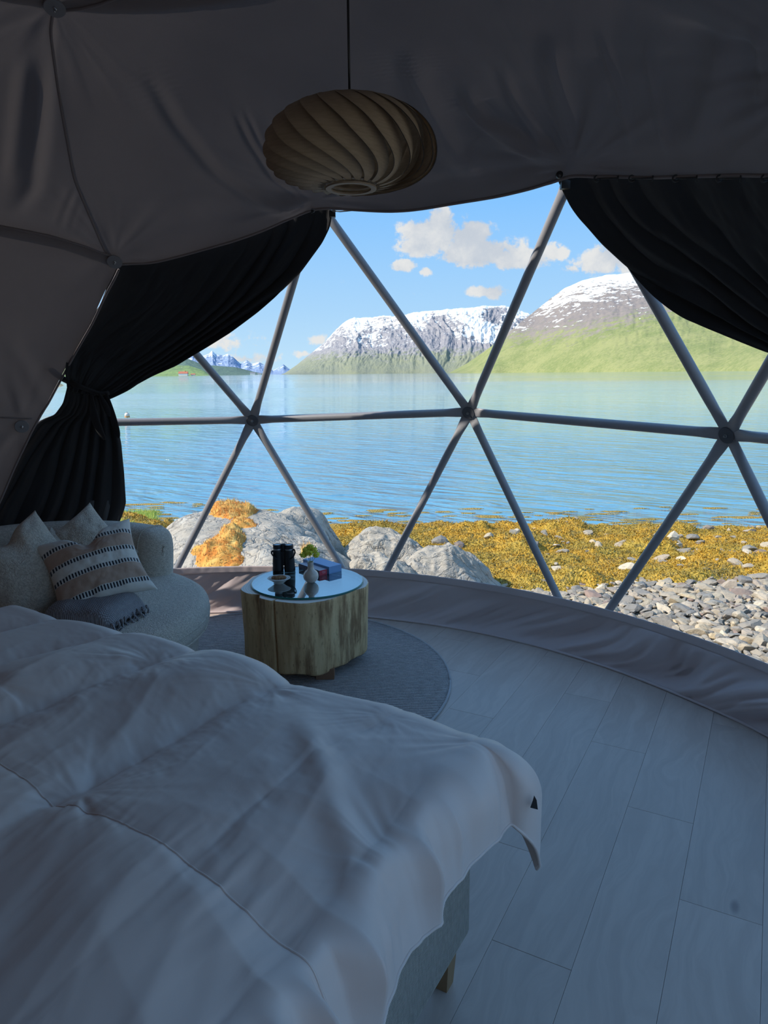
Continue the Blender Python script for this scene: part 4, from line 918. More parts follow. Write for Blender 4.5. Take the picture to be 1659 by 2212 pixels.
rug.location = (*RC, 0.0005); rug.rotation_euler = (0, 0, math.radians(-4)); tag(rug, 'round grey woven rug under the stump table and sofa', 'rug')
an = np.linspace(0, 2 * PI, 241)
bd = MB().tube(np.stack([(rr_ + 0.006) * np.cos(an), (rr_ + 0.006) * np.sin(an), 0.0065 + 0.0008 * np.sin(an * 300)], -1), 0.0065, 8).build('rug_binding', mat('rug_binding', rough=0.95, fn=cloth_fn((0.36, 0.33, 0.32), (0.44, 0.41, 0.40), 300, 0.002)), rug)

# ------------------------------------------------------------------ sofa
def boucle_fn(c1, c2, sc_=1.0):
    def fn(g, b):
        p = oc(g); n = g.noise(g.scale(p, 1, 1.0, 2.2), 90 * sc_, 3, 0.7, 0.5); v = g.node('ShaderNodeTexVoronoi', {'Vector': g.scale(p, 1, 1, 2.0), 'Scale': 170.0 * sc_}).outputs['Distance']
        c = g.mix(g.step(n, 0.38, 0.62), c1, c2); g.l.new(c, b.inputs['Base Color'])
        g.l.new(g.bump(g.math('ADD', g.math('MULTIPLY', n, 0.7), g.math('MULTIPLY', v, -0.6)), 0.006, 0.8), b.inputs['Normal'])
        b.inputs['Sheen Weight'].default_value = 0.3
    return fn
M_BOUC = mat('beige_boucle', rough=0.95, fn=boucle_fn((0.50, 0.415, 0.33), (0.70, 0.60, 0.49)))
SC = (-1.62, 3.24)
sofa = empty('round_sofa', (*SC, 0.0005), 'round beige boucle loveseat against the left canvas wall', 'sofa')
def rnd(r, z0, z1, e, n=6):
    pr = [(0.0, z0), (r - e, z0)]; pr += [(r - e + e * math.sin(a), z0 + e - e * math.cos(a)) for a in np.linspace(0, PI / 2, n)[1:]]
    pr += [(r - e + e * math.cos(a), z1 - e + e * math.sin(a)) for a in np.linspace(0, PI / 2, n)]; return pr + [((r - e) * q, z1 + 0.0) for q in (0.9, 0.7, 0.4, 0.0)]
base = MB().lathe([(0, 0.06), (0.66, 0.06), (0.675, 0.07), (0.695, 0.16), (0.705, 0.285), (0.69, 0.30), (0, 0.30)], seg=96, cap=False).build('base', M_BOUC, sofa); sharp(base, 50)
for a in (-60, 20, 140, 220): MB().lathe([(0, 0.0), (0.022, 0.0), (0.028, 0.062), (0, 0.062)], (0.55 * math.cos(math.radians(a)), 0.55 * math.sin(math.radians(a)), 0.012), 14, False).build('foot', mat('dark_wood', (0.08, 0.045, 0.025), 0.5), sofa)
pr = np.array(rnd(0.76, 0.275, 0.425, 0.055, 8))
a_ = np.arange(128) * 2 * PI / 128; C1 = []
for rr, zz_ in pr:
    x, y = rr * np.cos(a_), rr * np.sin(a_); top_ = zz_ > 0.35
    C1.append(np.stack([x, y, zz_ + (0.018 * (1 - (rr / 0.76) ** 2) + 0.005 * fbm(x * 3, y * 3, 0, 3, 4) if top_ else 0 * x)], -1))
MB().grid(np.array(C1), cv=True).build('seat_cushion', M_BOUC, sofa)
an = np.linspace(0, 2 * PI, 129)
for rr, zz_ in ((0.757, 0.352), (0.748, 0.292)):
    MB().tube(np.stack([rr * np.cos(an), rr * np.sin(an), zz_ + 0 * an], -1), 0.0055, 8).build('piping', M_BOUC, sofa)
# the backrest: a thick curved bolster from the window side round to the bed side
A0, A1 = math.radians(50), math.radians(236); na = 90; sec = []
q = np.linspace(0, 2 * PI, 33)[:-1]
kk_ = np.linspace(-1, 1, na); kk_ = 0.5 + 0.5 * np.sign(kk_) * (1 - (1 - np.abs(kk_)) ** 1.8)
for i, k in enumerate(kk_):
    al = A0 + k * (A1 - A0); e = min(k, 1 - k) * (A1 - A0) * 0.70 + 0.0002; ef = math.sqrt(max(0.0, 1 - max(0, 1 - e / 0.11) ** 2)); ef = max(ef, 0.02)
    hz = 0.675 + 0.03 * math.sin(PI * k); zc_ = 0.5 * (0.20 + hz); hh = 0.5 * (hz - 0.20); wd = 0.105
    cx, sy = np.cos(q), np.sin(q); px_ = np.sign(cx) * np.abs(cx) ** 0.55 * wd * (0.02 + 0.98 * ef); pz = np.sign(sy) * np.abs(sy) ** 0.45 * hh * (0.70 + 0.30 * ef)
    r0_ = 0.655 + px_ + 0.025 * (pz / hh); sec.append(np.stack([r0_ * math.cos(al), r0_ * math.sin(al), zc_ - hh * 0.0 + pz - (1 - ef) * 0.03], -1))
for s_ in (0, -1):
    c_ = sec[s_].mean(0); c2 = sec[s_].copy(); c2[:, :2] = c_[:2]; sec[s_] = c2
bk = MB().grid(np.array(sec), cv=True)
bk.build('backrest', M_BOUC, sofa)
for al in (A0 + 0.17, A1 - 0.17):
    L = [( (0.655 + 0.106 * math.cos(b2) + 0.02 * math.sin(b2)) * math.cos(al), (0.655 + 0.106 * math.cos(b2) + 0.02 * math.sin(b2)) * math.sin(al), 0.44 + 0.242 * math.sin(b2)) for b2 in np.linspace(PI * 0.5, PI * 1.12, 14)]
    MB().tube([( (0.655 + np.sign(math.cos(b2)) * abs(math.cos(b2)) ** 0.55 * 0.1055 + 0.025 * np.sign(math.sin(b2)) * abs(math.sin(b2)) ** 0.45) * math.cos(al), (0.655 + np.sign(math.cos(b2)) * abs(math.cos(b2)) ** 0.55 * 0.1055 + 0.025 * np.sign(math.sin(b2)) * abs(math.sin(b2)) ** 0.45) * math.sin(al), 0.445 + 0.238 * np.sign(math.sin(b2)) * abs(math.sin(b2)) ** 0.45) for b2 in np.linspace(0.1, PI * 1.02, 40)], 0.0035, 6).build('seam', M_BOUC, sofa)

# ------------------------------------------------------------------ pillows
def basis(nrm, roll):
    n = np.array(nrm, float); n /= np.linalg.norm(n); u = np.cross([0, 0, 1.0], n); u /= np.linalg.norm(u); v = np.cross(n, u)
    c, s = math.cos(roll), math.sin(roll); return u * c + v * s, -u * s + v * c, n
def pillow(name, centre, nrm, roll, W, H, T, m, label, seed=1, ears=0.10, dent=0.0, n=56, wr=0.006, cat='pillow'):
    q = np.linspace(-1, 1, n); a, b = np.meshgrid(q, q, indexing='ij')
    edge = np.clip(1 - a ** 2, 0, 1) ** 0.42 * np.clip(1 - b ** 2, 0, 1) ** 0.42
    pull = 1 - ears * (1 - np.abs(a * b)) * (np.abs(a) ** 2.2 + np.abs(b) ** 2.2 - np.abs(a * b) ** 2)
    x, y = a * W / 2 * (1 - ears * (1 - b ** 2) * 0 - ears * np.abs(a) ** 1.5 * (1 - b ** 2)), b * H / 2 * (1 - ears * np.abs(b) ** 1.5 * (1 - a ** 2))
    w1 = wr * fbm(a * 3, b * 3, 0, 4, seed) * (0.3 + 0.7 * edge); radial = wr * 1.2 * np.sin(np.arctan2(b, a) * 11 + 2 * noise(a * 2, b * 2, 0, seed)) * sst(np.hypot(a, b), 0.5, 1.1) * edge
    y = y - dent * H * np.exp(-(a / 0.28) ** 2) * sst(b, -0.1, 1.0)
    sag = 0.012 * (1 - b) * 0
    top = T / 2 * edge + w1 + radial - dent * 0.25 * T * np.exp(-(a / 0.16) ** 2) * sst(b, -0.2, 0.7); bot_ = -T / 2 * edge + w1 * 0.5
    bend = -0.03 * (a ** 2) * T / 0.15
    V = np.concatenate([np.stack([x, y, top + bend], -1).reshape(-1, 3), np.stack([x, y, bot_ + bend], -1).reshape(-1, 3)])
    Fg = gridfaces(n, n); F2 = Fg[:, ::-1] + n * n
    o = make(name, V, [Fg, F2], m)
    bb = bmesh.new(); bb.from_mesh(o.data); bmesh.ops.remove_doubles(bb, verts=bb.verts, dist=0.0006); bmesh.ops.recalc_face_normals(bb, faces=bb.faces); bb.to_mesh(o.data); bb.free()
    u, v, nn = basis(nrm, roll); Mx = Matrix(((u[0], v[0], nn[0], centre[0]), (u[1], v[1], nn[1], centre[1]), (u[2], v[2], nn[2], centre[2]), (0, 0, 0, 1)))
    o.matrix_world = Mx; return tag(o, label, cat)
def stripe_fn(g, b):
    p = oc(g); sx = g.node('ShaderNodeSeparateXYZ', {0: p}); x, y = sx.outputs[0], sx.outputs[1]
    band = lambda lo, hi: g.math('MULTIPLY', g.step(y, lo - 0.0015, lo + 0.0015), g.step(y, hi + 0.0015, hi - 0.0015))
    tan = g.math('MAXIMUM', band(-0.130, -0.052), band(0.038, 0.108))
    n = g.noise(p, 14, 4, 0.6); wv = g.noise(g.scale(p, 500, 40, 500), 1.0, 2, 0.6)
    c = g.mix(tan, g.mix(n, (0.70, 0.63, 0.55), (0.80, 0.73, 0.64)), g.mix(n, (0.44, 0.29, 0.21), (0.52, 0.35, 0.26)))
    dash = g.step(g.math('SINE', g.math('MULTIPLY', x, 2 * PI / 0.0135)), -0.25, 0.15)
    for yc in (-0.141, -0.041, 0.027, 0.119):
        st = g.math('MULTIPLY', band(yc - 0.010, yc + 0.010), dash); c = g.mix(st, g.mix(band(yc - 0.012, yc + 0.012), c, (0.66, 0.63, 0.58)), (0.012, 0.010, 0.018))
    g.l.new(c, b.inputs['Base Color']); g.l.new(g.bump(wv, 0.0015, 0.6), b.inputs['Normal']); b.inputs['Sheen Weight'].default_value = 0.25
M_STRIPE = mat('striped_cotton', rough=0.9, fn=stripe_fn)
# position pillows by where they sit on the sofa seat (top at about 0.44 m)
pillow('boucle_pillow', ondist(186, 1186, 3.95), (0.30, -0.80, 0.45), math.radians(38), 0.38, 0.38, 0.15, M_BOUC, 'beige boucle pillow peeking up behind the striped pillow, right peak', 3, 0.12)
pillow('boucle_pillow', ondist(116, 1212, 3.90), (0.35, -0.75, 0.5), math.radians(44), 0.28, 0.28, 0.14, M_BOUC, 'small boucle corner peak between the big left pillow and the striped one', 5, 0.12)
pillow('boucle_pillow', ondist(62, 1232, 3.55), (0.50, -0.60, 0.50), math.radians(27), 0.46, 0.46, 0.19, M_BOUC, 'large beige boucle pillow with a deep chop, far left of the sofa', 7, 0.14, 0.10)
pillow('striped_pillow', ondist(206, 1222, 3.42), (0.25, -0.72, 0.62), math.radians(15), 0.44, 0.40, 0.15, M_STRIPE, 'cream and tan striped pillow with black dashed lines on the sofa', 9, 0.13, 0.16, 90, 0.007)

# ------------------------------------------------------------------ folded throw
def knit_fn(g, b):
    p = oc(g); sx = g.node('ShaderNodeSeparateXYZ', {0: p}); k = 2 * PI / 0.0095
    a = g.math('SINE', g.math('MULTIPLY', sx.outputs[0], k)); c2 = g.math('SINE', g.math('ADD', g.math('MULTIPLY', sx.outputs[1], k), g.math('MULTIPLY', g.math('SINE', g.math('MULTIPLY', sx.outputs[0], k / 2)), 1.2)))
    h = g.math('MULTIPLY', a, c2); n = g.noise(p, 60, 3, 0.6)
    g.l.new(g.mix(g.step(g.math('ADD', h, n), 0.0, 1.2), (0.22, 0.20, 0.21), (0.44, 0.41, 0.42)), b.inputs['Base Color']); g.l.new(g.bump(h, 0.003, 0.8), b.inputs['Normal'])
M_KNIT = mat('grey_knit', rough=0.95, fn=knit_fn)
tp_ = onz(206, 1332, 0.45); thr = empty('throw_blanket', (tp_[0], tp_[1] + 0.02, 0.430), 'folded grey woven throw with knotted fringe on the sofa front', 'blanket', rz=math.radians(-14))
n1_, n2_ = 60, 40; a, b = np.meshgrid(np.linspace(-1, 1, n1_), np.linspace(0, 2 * PI, n2_ + 1)[:-1], indexing='ij')
hx = 0.165; yy_ = np.sign(np.cos(b)) * np.abs(np.cos(b)) ** 0.35 * 0.15 * (1 - 0.05 * a ** 2); zz_ = np.sign(np.sin(b)) * np.abs(np.sin(b)) ** 0.6 * 0.042
en = np.clip(1 - np.abs(a) ** 14, 0.0, 1) ** 0.5; drop = -0.05 * sst(a, 0.6, 1.05) ** 1.5
P = np.stack([a * hx, yy_ * (0.9 + 0.1 * en), 0.048 + zz_ * (0.25 + 0.75 * en) + drop + 0.006 * fbm(a * 2, yy_ * 10, 0, 3, 3) + 0.012 * np.cos(yy_ * 9)], -1)
m_ = MB().grid(P, cv=True); m_.F.append(tuple(range(n2_))[::-1]); m_.F.append(tuple(m_.n - n2_ + i for i in range(n2_))); m_.build('folded_cloth', M_KNIT, thr)
r = np.random.RandomState(8)
for i in range(9):
    y = -0.13 + 0.255 * i / 8; L = []
    for q in np.linspace(0, 1, 7): L.append((hx - 0.004 + 0.03 * q + 0.008 * math.sin(q * 3 + i), y + 0.01 * r.randn() * q, 0.020 - 0.055 * q ** 1.3 * (1 if i > 20 else 1) + 0.018))
    MB().tube(L, [0.0045, 0.007, 0.0055, 0.005, 0.005, 0.0055, 0.004], 8).build('tassel', M_KNIT, thr)

# ------------------------------------------------------------------ stump table
def log_fn(g, b):
    p = oc(g); sx = g.node('ShaderNodeSeparateXYZ', {0: p}); th = g.math('ARCTAN2', sx.outputs[1], sx.outputs[0])
    q = g.node('ShaderNodeCombineXYZ', {0: g.math('MULTIPLY', sx.outputs[0], 30.0), 1: g.math('MULTIPLY', sx.outputs[1], 30.0), 2: g.math('MULTIPLY', sx.outputs[2], 4.2)}).outputs[0]
    n = g.noise(q, 0.75, 5, 0.68); f = g.noise(g.scale(p, 260, 260, 9), 1.0, 3, 0.6); big = g.noise(g.scale(p, 6, 6, 2.2), 1.0, 3, 0.6); fl_ = g.noise(g.scale(p, 70, 70, 24), 1.0, 3, 0.7)
    c = g.mix(g.step(n, 0.35, 0.62), (0.72, 0.49, 0.25), (0.56, 0.35, 0.165)); c = g.mix(g.math('MULTIPLY', g.step(g.math('ADD', g.math('MULTIPLY', n, 0.6), g.math('MULTIPLY', big, 0.4)), 0.50, 0.62), 0.75), c, (0.20, 0.10, 0.042))
    c = g.mix(g.math('MULTIPLY', g.step(fl_, 0.58, 0.70), 0.6), c, (0.18, 0.09, 0.038)); c = g.mix(g.math('MULTIPLY', g.step(f, 0.5, 0.7), 0.25), c, (0.80, 0.60, 0.35))
    g.l.new(c, b.inputs['Base Color']); g.l.new(g.bump(g.math('ADD', n, g.math('MULTIPLY', f, 0.3)), 0.005, 0.6), b.inputs['Normal'])
M_LOG = mat('peeled_spruce', rough=0.7, fn=log_fn)
def saw_fn(g, b):
    p = oc(g); r_ = g.vmath('LENGTH', g.vmath('ADD', p, g.scale(g.node('ShaderNodeTexNoise', {'Vector': p, 'Scale': 4.0}).outputs[1], 0.05, 0.05, 0)))
    rg = g.math('SINE', g.math('MULTIPLY', r_, 900.0)); g.l.new(g.mix(g.step(rg, -1, 1), (0.72, 0.64, 0.55), (0.82, 0.74, 0.65)), b.inputs['Base Color'])
M_SAW = mat('sawn_end_grain', rough=0.6, fn=saw_fn)
TC = (-0.415, 3.565); tbl = empty('stump_table', (*TC, 0.010), 'coffee table made of a thick peeled tree stump on the rug', 'table')
an = np.linspace(0, 2 * PI, 361)[:-1]
rO = 0.312 + 0.008 * np.sin(3 * an + 0.6) + 0.006 * np.sin(5 * an + 2) + 0.004 * fbm(np.cos(an) * 3, np.sin(an) * 3, 0, 3, 5)
def bumpat(deg, w_, a): d = (np.degrees(an) - deg + 180) % 360 - 180; return a * np.exp(-(d / w_) ** 2)
rO += bumpat(196, 14, 0.030) + bumpat(222, 6, -0.034) + bumpat(284, 22, 0.012) + bumpat(310, 9, -0.008) + bumpat(330, 8, -0.014) + bumpat(345, 8, 0.006) + bumpat(20, 20, 0.008) + bumpat(247, 0.7, -0.035)
zs = [0.045, 0.05, 0.058] + list(np.linspace(0.07, 0.405, 24)) + [0.414, 0.418]
ring = []
for z in zs:
    k = (z - 0.045) / 0.373; q_ = rO * (0.965 + 0.035 * k) + 0.006 * fbm(np.cos(an) * 4, np.sin(an) * 4, z * 3, 3, 8) * (0.3 + 0.7 * (1 - k)) - bumpat(222, 6, -0.034) * (1 - k) * 0.6
    q_ = q_ - (0.008 if z == zs[0] else 0.002 if z == zs[1] else 0) - (0.0035 if z == zs[-1] else 0)
    ring.append(np.stack([q_ * np.cos(an), q_ * np.sin(an), np.full(360, z) + (0.010 * noise(np.cos(an) * 3, np.sin(an) * 3, 0, 4) if z < 0.06 else 0)], -1))
lg = MB().grid(np.array(ring), cv=True); lg.F.append(tuple(range(360))[::-1]); trunk = lg.build('trunk', M_LOG, tbl); sharp(trunk, 60)
tr_ = np.array(ring[-1]); cx = MB(); inner = [tr_ * [f, f, 1] for f in (1, 0.7, 0.35)]
cx.grid(np.array(inner), cv=True); cx.F.append(tuple(cx.n - 360 + i for i in range(360))); cx.build('sawn_top', M_SAW, tbl, False)
for x, y in ((0.115, -0.235), (-0.14, -0.06), (0.16, 0.10), (-0.1, 0.18)):
    sharp(MB().box((x - 0.045, y - 0.03, 0.0), (x + 0.045, y + 0.03, 0.055)).build('foot_block', mat('block_wood', (0.26, 0.13, 0.07), 0.6), tbl, False))
mg = bpy.data.materials.new('float_glass'); mg.use_nodes = True; g = G(mg.node_tree); bb_ = g.n['Principled BSDF']
bb_.inputs['Transmission Weight'].default_value = 1.0; bb_.inputs['Roughness'].default_value = 0.0; bb_.inputs['IOR'].default_value = 1.52; bb_.inputs['Base Color'].default_value = (0.90, 0.98, 0.95, 1)
tg = g.node('ShaderNodeBsdfTransparent', {0: (0.80, 0.90, 0.90, 1)}); gg = g.node('ShaderNodeBsdfGlossy', {'Color': (1, 1, 1, 1), 'Roughness': 0.0}); ff = g.node('ShaderNodeFresnel', {0: 3.0})
mm = g.node('ShaderNodeMixShader', {0: g.math('MULTIPLY_ADD', ff.outputs[0], 0.6, 0.30), 1: tg.outputs[0], 2: gg.outputs[0]}); g.l.new(mm.outputs[0], g.n['Material Output'].inputs[0]); M_GLASS = mg
M_GEDGE = mat('glass_edge_green', (0.02, 0.16, 0.14), 0.15)
GC = (-0.402, 3.572); gt = MB().lathe([(0, 0.010), (0.287, 0.010)], seg=120, cap=False).build('glass_top', M_GLASS); gt.location = (*GC, 0.4290)
tag(gt, 'round clear glass plate lying on the stump table', 'table top')
MB().lathe([(0.287, 0.010), (0.290, 0.0085), (0.290, 0.0015), (0.2875, 0.0)], seg=120, cap=False).build('polished_edge', M_GEDGE, gt)
MB().lathe([(0.2875, 0.0002), (0.0, 0.0002)], seg=120, cap=False).build('underside', M_GLASS, gt)
for a in (40, 160, 280): MB().lathe([(0, -0.001), (0.006, -0.001), (0.006, 0.0002), (0, 0.0002)], (0.2 * math.cos(math.radians(a)), 0.2 * math.sin(math.radians(a)), 0), 12, False).build('clear_pad', mat('clear_pad', (0.6, 0.6, 0.6), 0.4), gt)
GZ = 0.4392

# ------------------------------------------------------------------ things on the glass
M_RUB = mat('black_rubber', (0.012, 0.012, 0.014), 0.55); M_GREY = mat('grey_ring', (0.30, 0.30, 0.31), 0.35, 0.6); M_LENS = mat('pale_lens_cap', (0.35, 0.38, 0.42), 0.2)
bp = onz(612, 1236, GZ); bino = empty('binoculars', (bp[0], bp[1] + 0.03, GZ), 'black binoculars standing upright on the glass', 'binoculars', rz=math.radians(-6))
for sx_ in (-1, 1):
    x = sx_ * 0.0275
    brl = MB().lathe([(0, 0), (0.0245, 0), (0.0258, 0.004), (0.0258, 0.018), (0.0245, 0.022), (0.0242, 0.05), (0.0225, 0.075), (0.0215, 0.100), (0.0205, 0.112), (0.019, 0.114), (0, 0.114)], (x, 0, 0), 28, False).build('barrel', M_RUB, bino); sharp(brl, 35)
    MB().lathe([(0.0195, 0.112), (0.0197, 0.114), (0.0197, 0.120), (0.0190, 0.121)], (x, 0, 0), 28, False).build('ring', M_GREY, brl)
    ec = MB().lathe([(0.0185, 0.119), (0.0198, 0.121), (0.0200, 0.138), (0.0190, 0.141), (0.0160, 0.1415), (0.0155, 0.139), (0, 0.139)], (x, 0, 0), 28, False).build('eyecup', M_RUB, brl); sharp(ec, 35)
    MB().lathe([(0.0, 0.1405), (0.0158, 0.1400)], (x, 0, 0), 24, False).build('lens', M_LENS, brl)
sharp(MB().box((-0.012, -0.010, 0.03), (0.012, 0.012, 0.105)).build('bridge', M_RUB, bino, True), 30)
MB().lathe([(0, 0.10), (0.010, 0.10), (0.0115, 0.105), (0.0115, 0.140), (0.010, 0.144), (0, 0.144)], (0, 0.004, 0), 20, False).build('focus_wheel', M_RUB, bino)
for sx_ in (-1, 1):
    L = [(sx_ * 0.046, -0.004, 0.114), (sx_ * 0.056, -0.010, 0.118), (sx_ * 0.058, -0.013, 0.104), (sx_ * 0.054, -0.017, 0.088), (sx_ * 0.047, -0.021, 0.078), (sx_ * 0.036, -0.024, 0.070)] if sx_ > 0 else [(-0.046, -0.004, 0.106), (-0.053, -0.010, 0.106), (-0.052, -0.016, 0.095), (-0.040, -0.023, 0.082), (-0.024, -0.025, 0.070)]
    MB().tube(smoothline(L, 20), 0.0052, 8, flat=0.35, up=(0, 1, 0)).build('strap', M_RUB, bino)
# bowl and pastry
bino.scale = (1.18, 1.18, 1.05)
bp = onz(603, 1260, GZ); bo = MB().lathe([(0, 0.0), (0.020, 0.0), (0.021, 0.003), (0.026, 0.008), (0.040, 0.020), (0.050, 0.027), (0.053, 0.029), (0.052, 0.031), (0.047, 0.0295), (0.036, 0.022), (0.022, 0.011), (0.0, 0.008)], seg=48, cap=False)
b_ = bo.build('saucer_bowl', mat('cream_glaze', (0.62, 0.59, 0.54), 0.22)); b_.location = tuple(bp); b_.scale = (1.13, 1.05, 1.0); tag(b_, 'small cream ceramic dish holding a pastry on the glass', 'dish')
def bun_fn(g, b):
    p = oc(g); n = g.noise(p, 70, 4, 0.7); g.l.new(g.ramp(n, [(0.3, (0.10, 0.04, 0.02)), (0.5, (0.30, 0.14, 0.06)), (0.7, (0.50, 0.29, 0.14))]), b.inputs['Base Color']); g.l.new(g.bump(n, 0.006, 1.0), b.inputs['Normal'])
q = np.linspace(-1, 1, 30); th = np.linspace(0, 2 * PI, 28)[:-1]; P = []
for k in q:
    rr = math.sqrt(max(0.0, 1 - abs(k) ** 2.6)); x = k * 0.040
    ring_ = np.stack([np.full(27, x), 0.017 * rr * np.cos(th) + 0.003 * math.sin(k * 5), 0.0105 * rr * np.sin(th) * (1 + 0.25 * (np.sin(th) > 0))], -1); ring_ *= (1 + 0.05 * fbm(ring_[:, 0:1] * 90, ring_[:, 1:2] * 90, ring_[:, 2:3] * 90, 3, 6)); P.append(ring_)
bn = MB().grid(np.array(P), cv=True).build('pastry', mat('baked_crust', rough=0.8, fn=bun_fn)); bn.location = (bp[0], bp[1], GZ + 0.0295); bn.rotation_euler = (0, 0, 0.1); tag(bn, 'brown oblong pastry sitting in the small cream dish', 'pastry')
# vase
vp = onz(672, 1258, GZ); M_VASE = mat('cream_stoneware', (0.60, 0.50, 0.42), 0.16, Coat_Weight=0.6)
va = MB().lathe([(0, 0.001), (0.016, 0.0), (0.026, 0.006), (0.036, 0.018), (0.0405, 0.033), (0.038, 0.048), (0.030, 0.060), (0.0195, 0.068), (0.0158, 0.074), (0.0152, 0.090), (0.0155, 0.106), (0.0170, 0.110), (0.0160, 0.1115), (0.0130, 0.108), (0.0125, 0.080), (0.02, 0.06), (0.0, 0.02)], seg=44, cap=False).build('bud_vase', M_VASE)
va.location = tuple(vp); tag(va, 'round-bellied cream bud vase with a narrow neck on the glass', 'vase')
M_STEM = mat('pale_stem', (0.38, 0.46, 0.26), 0.5); M_FLOW = mat('yellow_green_bloom', rough=0.7, fn=lambda g, b: g.l.new(g.mix(g.step(g.noise(oc(g), 160, 2, 0.6), 0.4, 0.6), (0.55, 0.58, 0.03), (0.85, 0.80, 0.10)), b.inputs['Base Color']))
fr2 = np.random.RandomState(4)
pos_l = ['leftmost', 'upper left', 'middle', 'tallest', 'upper right', 'rightmost']
for i, (dx, dy, dz) in enumerate([(-0.030, -0.006, 0.148), (-0.018, 0.010, 0.172), (-0.004, -0.012, 0.160), (0.000, 0.008, 0.186), (0.018, 0.006, 0.170), (0.026, -0.008, 0.150)]):
    e = empty('flower', (vp[0] + dx * 0.12, vp[1] + dy * 0.12, GZ + 0.03), f'{pos_l[i]} yellow-green flower head of the bunch in the bud vase', 'flower', 'flowers in the bud vase')
    top_p = np.array([dx * 1.05, dy, dz - 0.03]); L = smoothline([(0, 0, 0), (dx * 0.10, dy * 0.1, 0.055), (dx * 0.25, dy * 0.25, 0.085), tuple(top_p * [0.8, 0.8, 1] - [0, 0, 0.02]), tuple(top_p)], 16, 2)
    MB().tube(L, 0.0011, 6).build('stem', M_STEM, e); fb_ = MB()
    for k in range(60):
        d_ = fr2.randn(3); d_ /= np.linalg.norm(d_); c_ = top_p + d_ * [0.017, 0.017, 0.014] * (0.5 + 0.5 * fr2.rand()) ** 0.5
        nn = d_ + 0.6 * fr2.randn(3); nn /= np.linalg.norm(nn); a_1 = np.cross(nn, [0, 0, 1.0]); a_1 /= np.linalg.norm(a_1) + 1e-9; b_1 = np.cross(nn, a_1); s_ = 0.0072 * (0.7 + 0.6 * fr2.rand())
        fb_.add([c_ + a_1 * s_ + nn * s_ * .3, c_ + b_1 * s_ * .7, c_ - a_1 * s_ + nn * s_ * .3, c_ - b_1 * s_ * .7, c_ - nn * s_ * .5], [(0, 1, 4), (1, 2, 4), (2, 3, 4), (3, 0, 4), (0, 3, 2, 1)])
    fb_.build('blossom', M_FLOW, e, False)
# books: corners read off the glass
def book_box(name, corners_px, hgt, z0):
    a, b, c = [onz(x, y, z0) for x, y in corners_px]; return a, b, c
def book(name, a, b, depth, hgt, label, cover, page, z0, rr=0.0):
    """a -> b is the long side facing the camera; the book extends away from it"""
    d = b - a; L = math.hypot(d[0], d[1]); rz = math.atan2(d[1], d[0]); e = empty(name, (a[0], a[1], z0), label, 'book', rz=rz)
    ct = 0.0022
    cv = MB().box((0, 0, 0), (L, depth, ct)).box((0, 0, hgt - ct), (L, depth, hgt)).box((0, 0, ct), (L, ct, hgt - ct)); sharp(cv.build('cover', cover, e, False))
    MB().box((0.003, ct, ct), (L - 0.003, depth - 0.004, hgt - ct)).build('pages', page, e, False); return e, L
M_BLUE = mat('blue_cloth_board', (0.20, 0.36, 0.62), 0.45); M_NAVY = mat('navy_board', (0.035, 0.05, 0.11), 0.5); M_RED = mat('red_board', (0.42, 0.025, 0.05), 0.45); M_PAGE = mat('book_pages', (0.55, 0.52, 0.46), 0.8)
a = onz(655.2, 1222.5, GZ); b = onz(711.3, 1240.3, GZ); c = onz(736.8, 1233.7, GZ)
d = b - a; L = float(np.hypot(d[0], d[1])); rz = math.atan2(d[1], d[0]); dep = float(abs(np.array([-math.sin(rz), math.cos(rz)]) @ (c - b)[:2])); dep = max(dep, 0.085)
e = empty('blue_box', (a[0], a[1], GZ), 'flat blue cloth-covered box lying behind the red book on the glass', 'box', rz=rz)
bx = MB().box((0, 0, 0.0), (L, dep, 0.003)).build('tray', M_BLUE, e, False)
lid = MB().box((-0.0008, -0.0008, 0.0032), (L + 0.0008, dep + 0.0008, 0.040)).build('lid', M_BLUE, e, False, mods=[('BEVEL', dict(width=0.0012, segments=2))])
a = onz(645.6, 1227.7, GZ); b = onz(690.0, 1244.0, GZ); a = b + (a - b) * 1.0
d = b - a; L2 = float(np.hypot(d[0], d[1])); rz2 = math.atan2(d[1], d[0])
e, _ = book('red_book', a, b, 0.050, 0.028, 'small red book with a dark spine in front of the blue box', M_RED, M_PAGE, GZ)
MB().box((0.0, 0.0, 0.028), (L2, 0.050, 0.0284)).build('cover_print', mat('lavender_print', (0.34, 0.33, 0.40), 0.4), e, False)
MB().box((0.0, -0.0006, 0.0), (L2, 0.0, 0.0284)).build('spine_print', M_NAVY, e, False)
MB().box((0.006, -0.0009, 0.005), (L2 - 0.006, -0.0006, 0.0235)).build('spine_panel', mat('spine_panel', (0.20, 0.16, 0.17), 0.6), e, False)
MB().box((L2, 0.0, 0.0), (L2 + 0.0006, 0.050, 0.0284)).build('end_print', M_RED, e, False)
def text(body, size, m, par, loc, rot, name='lettering'):
    cu = bpy.data.curves.new(name, 'FONT'); cu.body = body; cu.size = size; cu.extrude = 0.0001; to = bpy.data.objects.new(name, cu); COL.objects.link(to)
    dg = bpy.context.evaluated_depsgraph_get(); me = bpy.data.meshes.new_from_object(to.evaluated_get(dg)); bpy.data.objects.remove(to); me.name = name
    o = bpy.data.objects.new(name, me); COL.objects.link(o); me.materials.clear(); me.materials.append(m); o.location = loc; o.rotation_euler = rot; o.parent = par; return o
text('SLAVER M', 0.0165, M_NAVY, e, (0.012, -0.0011, 0.0085), (PI / 2, 0, 0))
M_PINK = mat('pink_print', (0.65, 0.35, 0.40), 0.5)
